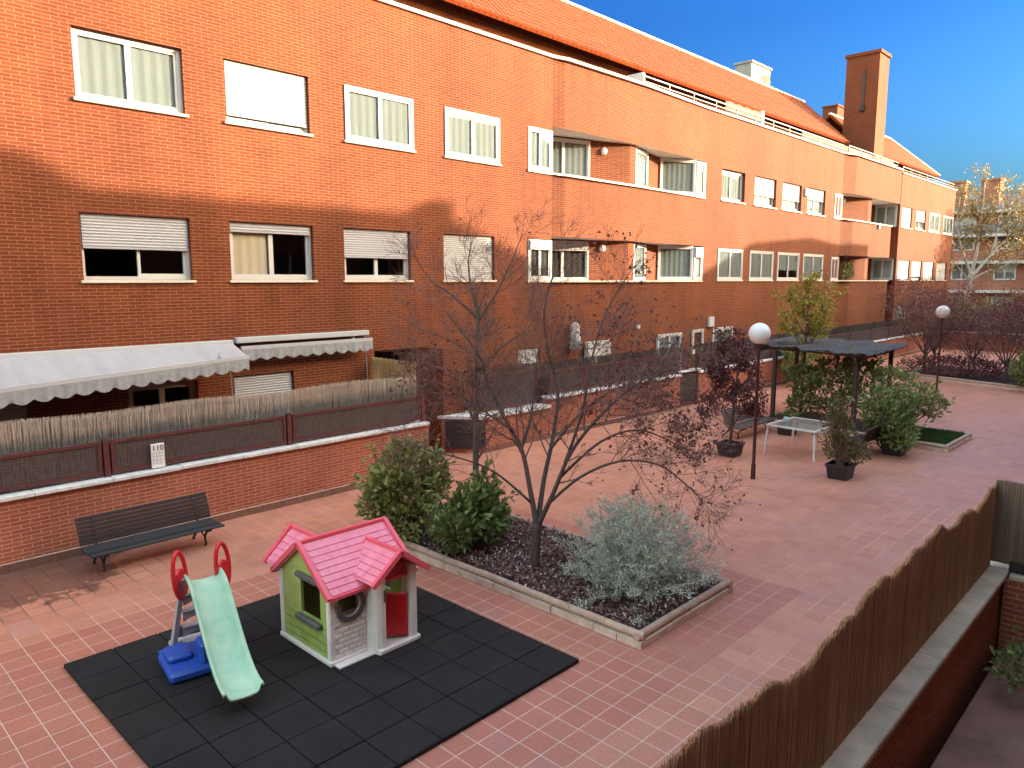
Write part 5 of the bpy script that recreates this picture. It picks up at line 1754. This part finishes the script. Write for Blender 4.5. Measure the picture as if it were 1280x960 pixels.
# shingle courses: stepped lips along the front slope
def courses(mb, a, b, c, d, n, cols, lift=.007):
    """a,b lower edge; d,c upper edge; overlapping lips"""
    a, b, c, d = map(Vector, (a, b, c, d))
    nn = (b - a).cross(d - a).normalized()
    for i in range(n):
        t0, t1 = i / n, (i + .93) / n
        for k in range(cols):
            s0, s1 = (k + .02) / cols, (k + .98) / cols
            def P_(s, t, h): return tuple(a.lerp(b, s).lerp(d.lerp(c, s), t) + nn * h)
            mb.quad(P_(s0, t0, lift * 1.6), P_(s1, t0, lift * 1.6), P_(s1, t1, lift * .3), P_(s0, t1, lift * .3))
            mb.quad(P_(s0, t0, 0), P_(s1, t0, 0), P_(s1, t0, lift * 1.6), P_(s0, t0, lift * 1.6))
q = MB()
courses(q, (x0 + .05, yf + .015, zf + .013), (x1 - .05, yf + .015, zf + .013), (x1 - .05, yc - .035, ZR - .03), (x0 + .05, yc - .035, ZR - .03), 8, 9)
q.build('shingles', MAT['pink'], ph)
q = MB()
courses(q, (x1 - .05, yb - .015, zf + .013), (x0 + .05, yb - .015, zf + .013), (x0 + .05, yc + .035, ZR - .03), (x1 - .05, yc + .035, ZR - .03), 8, 9)
q.build('shingles', MAT['pink'], ph)
q = MB()
for x in (x0, x1):
    q.bar((x, yf - .01, zf - .005), (x, yc, ZR + .008), .05, .055); q.bar((x, yb + .01, zf - .005), (x, yc, ZR + .008), .05, .055)
q.bar((x0, yc, ZR + .012), (x1, yc, ZR + .012), .05, .03); q.bar((x0, yf - .005, zf - .01), (x1, yf - .005, zf - .01), .03, .035)
q.build('roof_trim', MAT['redtrim'], ph)
# dormers: ridge along y
def dormer(xa, xb, yfr, ybk, ze, zr, sgn, name, ybe=None):
    ybe = ybk if ybe is None else ybe
    xm = (xa + xb) / 2
    q = MB()
    if sgn < 0:
        q.slab([(xa, ybk, ze), (xa, yfr, ze), (xm, yfr, zr), (xm, ybk, zr)], .035) if False else None
    def face(p):
        q.slab(p, .03)
    face([(xa, ybk, ze), (xa, yfr, ze), (xm, yfr, zr), (xm, ybk, zr)] if sgn < 0 else [(xa, yfr, ze), (xa, ybe, ze), (xm, ybk, zr), (xm, yfr, zr)])
    face([(xb, yfr, ze), (xb, ybk, ze), (xm, ybk, zr), (xm, yfr, zr)] if sgn < 0 else [(xb, ybe, ze), (xb, yfr, ze), (xm, yfr, zr), (xm, ybk, zr)])
    o = q.build(name, MAT['pink'], ph)
    c = MB()
    for (xe, s) in ((xa, 1), (xb, -1)):
        A_ = (xe + s * .02, yfr + .03 * (1 if sgn < 0 else -1), ze + .022); B_ = (xe + s * .02, ybe, ze + .022)
        C_ = (xm - s * .02, ybk, zr - .018); D_ = (xm - s * .02, yfr + .03 * (1 if sgn < 0 else -1), zr - .018)
        if (s > 0) == (sgn < 0): courses(c, B_, A_, D_, C_, 5, 3)
        else: courses(c, A_, B_, C_, D_, 5, 3)
    c.build('shingles', MAT['pink'], o)
    t = MB()
    t.bar((xa - .01, yfr, ze - .012), (xm, yfr, zr + .012), .05, .055); t.bar((xb + .01, yfr, ze - .012), (xm, yfr, zr + .012), .05, .055)
    t.bar((xm, yfr, zr + .01), (xm, ybk, zr + .01), .045, .028)
    t.build('trim', MAT['redtrim'], o)
    return o


dormer(.36, 1.12, -.30, .36, .885, 1.165, -1, 'porch_dormer')
dormer(-.06, .66, PD + .24, .62, .865, 1.20, 1, 'rear_dormer', PD + .03)
q = MB(); q.poly([(.42, -.262, .91), (1.06, -.262, .91), (.74, -.262, 1.14)]); 
q.build('dormer_gable', MAT['redtrim'], ph) if False else None

# ---------------------------------------------------------------- slide
sl = empty('toy_slide', (3.21, 7.72, .045), 'mint green toy slide with red handles and grey ladder', 'slide', rz=R(-9))
# local: chute runs towards -y, ladder behind (+y)
path = [(.06, .93), (-.06, .92), (-.16, .87), (-.35, .70), (-.55, .51), (-.75, .34), (-.95, .22), (-1.12, .17), (-1.25, .165)]
pts = []
for i in range(len(path) - 1):
    a = path[max(0, i - 1)]; b = path[i]; c = path[i + 1]; d = path[min(len(path) - 1, i + 2)]
    for k in range(4):
        t = k / 4
        f = lambda j: .5 * (2 * b[j] + (c[j] - a[j]) * t + (2 * a[j] - 5 * b[j] + 4 * c[j] - d[j]) * t * t + (3 * b[j] - a[j] - 3 * c[j] + d[j]) * t ** 3)
        pts.append((f(0), f(1)))
pts.append(path[-1])
cs = [(-.195, .075), (-.185, .085), (-.165, .080), (-.150, .03), (-.125, .004), (-.06, -.004), (0, -.006), (.06, -.004), (.125, .004), (.150, .03), (.165, .080), (.185, .085), (.195, .075)]
cs2 = [(x * .985, z - .022) if 1 < i < len(cs) - 2 else (x, z - .03) for i, (x, z) in enumerate(cs)]
q = MB(); n0 = 0
for (y, z) in pts:
    i = pts.index((y, z))
    a = pts[max(0, i - 1)]; b = pts[min(len(pts) - 1, i + 1)]
    ty, tz = b[0] - a[0], b[1] - a[1]; l = math.hypot(ty, tz); ny, nz = tz / l, -ty / l
    if nz < 0: ny, nz = -ny, -nz
    for (cx, cz) in cs: q.v.append((cx, y + ny * cz, z + nz * cz))
    for (cx, cz) in cs2: q.v.append((cx, y + ny * cz, z + nz * cz))
nc = len(cs); st = 2 * nc
for i in range(len(pts) - 1):
    for k in range(nc - 1):
        q.f.append((i * st + k, i * st + k + 1, (i + 1) * st + k + 1, (i + 1) * st + k))
        q.f.append((i * st + nc + k + 1, i * st + nc + k, (i + 1) * st + nc + k, (i + 1) * st + nc + k + 1))
    for k in (0, nc - 1):
        q.f.append((i * st + k, (i + 1) * st + k, (i + 1) * st + nc + k, i * st + nc + k))
for i in (0, len(pts) - 1):
    for k in range(nc - 1): q.f.append((i * st + k, i * st + k + 1, i * st + nc + k + 1, i * st + nc + k))
q.build('chute', MAT['mint'], sl, True)
q = MB()
for s in (-1, 1):
    q.v_ = None
    a = [(s * .20, .06, .95), (s * .20, .13, .95), (s * .285, .46, .02), (s * .285, .34, .02)]
    n0 = len(q.v)
    for dx in (-.024, .024): q.v += [(p[0] + dx, p[1], p[2]) for p in a]
    for f in ((0, 1, 2, 3), (7, 6, 5, 4), (0, 4, 5, 1), (1, 5, 6, 2), (2, 6, 7, 3), (3, 7, 4, 0)): q.f.append(tuple(n0 + e for e in f))
q.build('ladder_frame', MAT['grey_slide'], sl)
for i in range(4):
    t = .2 + i * .19
    z = .95 - t * 1.08; y = .09 + t * .30
    q = MB(); q.bevbox(-.20, .20, y - .03, y + .07, z, z + .022, .008)
    nseg = 8
    for k in range(nseg):     # arched apron below the tread
        xa, xb = -.19 + .38 * k / nseg, -.19 + .38 * (k + 1) / nseg
        da, db = .075 + .055 * (2 * k / nseg - 1) ** 2, .075 + .055 * (2 * (k + 1) / nseg - 1) ** 2
        q.quad((xa, y + .012, z - da * .9), (xb, y + .012, z - db * .9), (xb, y, z), (xa, y, z))
        q.quad((xb, y + .032, z - db * .9), (xa, y + .032, z - da * .9), (xa, y + .02, z), (xb, y + .02, z))
        q.quad((xa, y + .012, z - da * .9), (xa, y + .032, z - da * .9), (xb, y + .032, z - db * .9), (xb, y + .012, z - db * .9))
    q.build('tread', MAT['grey_slide'], sl)
for s in (-1, 1):
    q = MB()
    loop = []
    for k in range(25):
        a = 2 * math.pi * k / 24
        loop.append((0, .115 * math.cos(a) - .10 * .27 * math.sin(a), .27 * math.sin(a)))
    q.tube(loop, .024, 8, False)
    n0 = len(q.v)
    fill = [(0, .112 * math.cos(a) - .10 * .27 * math.sin(a), .265 * math.sin(a)) for a in [math.pi * .97 + math.pi * 1.06 * k / 18 for k in range(19)]]
    fill += [(0, .05, .035), (0, .03, .065), (0, 0, .078), (0, -.03, .065), (0, -.05, .035)]
    m_ = len(fill)
    for dx in (-.016, .016): q.v += [(p[0] + dx, p[1], p[2]) for p in fill]
    q.f.append(tuple(n0 + k for k in range(m_))); q.f.append(tuple(n0 + m_ + k for k in range(m_))[::-1])
    for k in range(m_): q.f.append((n0 + k, n0 + m_ + k, n0 + m_ + (k + 1) % m_, n0 + (k + 1) % m_))
    q.tube([(-.018, 0, -.06), (.018, 0, -.06)], .07, 14)
    h_ = q.build('handle', MAT['red'], sl, False)
    h_.location = (s * .225, .10, 1.0); h_.rotation_euler = (0, 0, R(-44 if s < 0 else -50))
q = MB()
q.bevbox(-.47, .32, -.34, .26, 0, .12, .035)
q.bevbox(-.43, -.17, -.10, .22, .10, .20, .035); q.bevbox(.15, .28, -.02, .20, .10, .25, .03)
q.bevbox(-.15, .14, -.30, -.04, .10, .34, .03); q.tube([(-.45, .27, .065), (.3, .27, .065)], .065, 10)
q.build('base', MAT['blue'], sl)
q = MB(); q.bevbox(-.285, -.20, .15, .62, .0, .07, .02); q.bevbox(.20, .285, .15, .62, .0, .07, .02); q.bevbox(-.2, .2, .54, .62, 0, .07, .02)
q.build('foot', MAT['grey_slide'], sl)


# ---------------------------------------------------------------- far end
fb = empty('apartment_building', (79, 0, 0), 'distant brick apartment building with a dark slate roof', 'building')
xw = 0.0
q = MB()
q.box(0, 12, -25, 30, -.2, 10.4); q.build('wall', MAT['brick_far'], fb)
q = MB(); q.v += [(-.8, -25.5, 10.4), (-.8, 30.5, 10.4), (6, 30.5, 12.3), (6, -25.5, 12.3), (12.8, -25.5, 10.4), (12.8, 30.5, 10.4)]
q.f += [(0, 3, 2, 1), (3, 4, 5, 2), (0, 4, 3), (1, 2, 5), (0, 1, 5, 4)]; q.build('roof', MAT['slate'], fb)
q = MB(); q.box(-.85, -.02, -25.5, 30.5, 10.15, 10.398); q.build('eave_fascia', MAT['render'], fb)
for y in (18.6, 15.8, 12.0, 7): 
    q = MB(); q.box(1.5, 2.9, y, y + 1.5, 10.5, 13.2); q.box(1.4, 3.0, y - .1, y + 1.6, 13.2, 13.4); q.build('chimney', MAT['brick_far'], fb)
for z in (3.3, 5.9, 8.3):
    q = MB(); q.box(-1.2, -.01, -24, 29, z - .25, z); q.build('balcony', MAT['render'], fb)
    if z > 5: 
        q = MB(); q.box(-1.2, -1.1, -24, 29, z + .002, z + .85); q.build('balcony_parapet', MAT['brick_far'] if z < 8 else MAT['slate'], fb)
for z in (1.2, 4.2, 6.9, 8.7):
    for i in range(11):
        y = 20.5 - i * 3.4
        q = MB(); hh = 1.5 if z < 8 else 1.2
        for a in ((y, y + .12, z, z + hh), (y + 1.6, y + 1.72, z, z + hh), (y + .12, y + 1.6, z, z + .12), (y + .12, y + 1.6, z + hh - .12, z + hh), (y + .8, y + .92, z + .12, z + hh - .12)):
            q.box(-.07, -.002, a[0], a[1], a[2], a[3])
        wo = q.build('window', MAT['pvc'], fb)
        g_ = MB(); g_.box(-.03, -.004, y + .12, y + 1.6, z + .12, z + hh - .12); g_.build('pane', MAT['slate'], wo)
        if (i * 7 + int(z)) % 3 == 0:
            g_ = MB(); g_.box(-.045, -.032, y + .12, y + 1.6, z + hh * .45, z + hh - .12); g_.build('shutter', MAT['shutter'], wo)

# plane tree with autumn leaves
pl_l = [([(0, 0, 0), (.15, 0, 2.0), (.35, 0, 3.8), (.5, 0, 5.0)], .24, .17),
        ([(.5, 0, 4.8), (-.2, .2, 6.5), (-.7, .3, 8.5), (-.6, .3, 10.5)], .12, .03),
        ([(.5, 0, 4.8), (.8, 0, 7), (.9, 0, 9), (.9, 0, 11.4)], .13, .03),
        ([(.5, 0, 4.6), (1.8, 0, 6.2), (3.2, 0, 7.8), (4.4, 0, 9.6)], .13, .03),
        ([(.45, 0, 4.2), (-.6, -.3, 5.2), (-1.5, -.4, 6.0)], .07, .02),
        ([(.5, 0, 4.4), (1.8, .4, 5.0), (3.2, .6, 5.4), (4.6, .6, 6.4)], .08, .02),
        ([(1.8, 0, 6.2), (2.3, .2, 8.2), (2.6, .2, 10.6)], .08, .02),
        ([(3.2, 0, 7.8), (4.6, .1, 8.2), (5.8, .1, 8.8)], .06, .02)]
o = tree_from_limbs('plane_tree', (62.5, 14.0, -.2), pl_l, 'tall pale trunked plane tree with sparse yellow brown leaves', 'tree', 71, 'trunk_w', 'leaf_autumn', 5200, .22, lev=1, twL=1.5, kids=(3, 5), density=3.2, spread=.55)
o = tree_from_limbs('plane_tree', (66, 7.0, -.2), pl_l, 'second plane tree with thin crown at the right picture edge', 'tree', 72, 'trunk_w', 'leaf_autumn', 4600, .22, lev=1, twL=1.5, kids=(3, 5), density=3.2, spread=.55)
shrub('green_shrub', (58, 13.2, -.2), [((0, 0, 1.9), (1.2, 1.6, 1.0), 1800), ((.5, -2.2, 1.7), (1.2, 1.4, 1.0), 1500)], .28, 'leaf_green', 'sunlit green shrub at the foot of the plane tree', 'shrub', 81)
shrub('orange_shrub', (60, 9.6, -.2), [((0, 0, 2.0), (.9, .9, 1.2), 1000), ((.2, .4, 2.8), (.6, .6, .7), 500)], .24, 'leaf_orange', 'small orange autumn bush in front of the distant building', 'shrub', 82)
shrub('purple_shrub', (54.5, 8.6, -.2), [((0, 0, 1.8), (.9, 2.4, 1.0), 2600), ((.4, -2.6, 1.9), (.9, 2.0, 1.1), 2200)], .22, 'leaf_purple', 'dark purple shrub mass behind the far end wall', 'shrub', 83)

# plants and pots inside the near patio
for i, (x, y, s) in enumerate(((7.9, .95, .30), (8.55, .55, .34), (7.2, .45, .3))):
    shrub('patio_plant', (x, y, .35), [((0, 0, .28), (s, s, .22), 500)], .07, 'leaf_dkgreen', ('dark low plant against the patio brick wall', 'dark plant in the corner of the near patio', 'dark plant at the edge of the near patio')[i], 'plant', 90 + i, stems=4)
q = MB(); q.lathe([(.05, .0), (.075, .02), (.07, .09), (.05, .11)], (0, 0), 12)
o = q.build('white_bowl', MAT['pvc'], None, True); o.location = (8.75, .98, .352); tag(o, 'small white bowl on the near patio floor', 'bowl')

shrub('balcony_plant', (40.3, 14.40, 4.17), [((0, 0, .45), (.45, .2, .4), 260)], .16, 'leaf_dkgreen', 'dark leafy plant on the lower far balcony', 'plant', 97, stems=5)
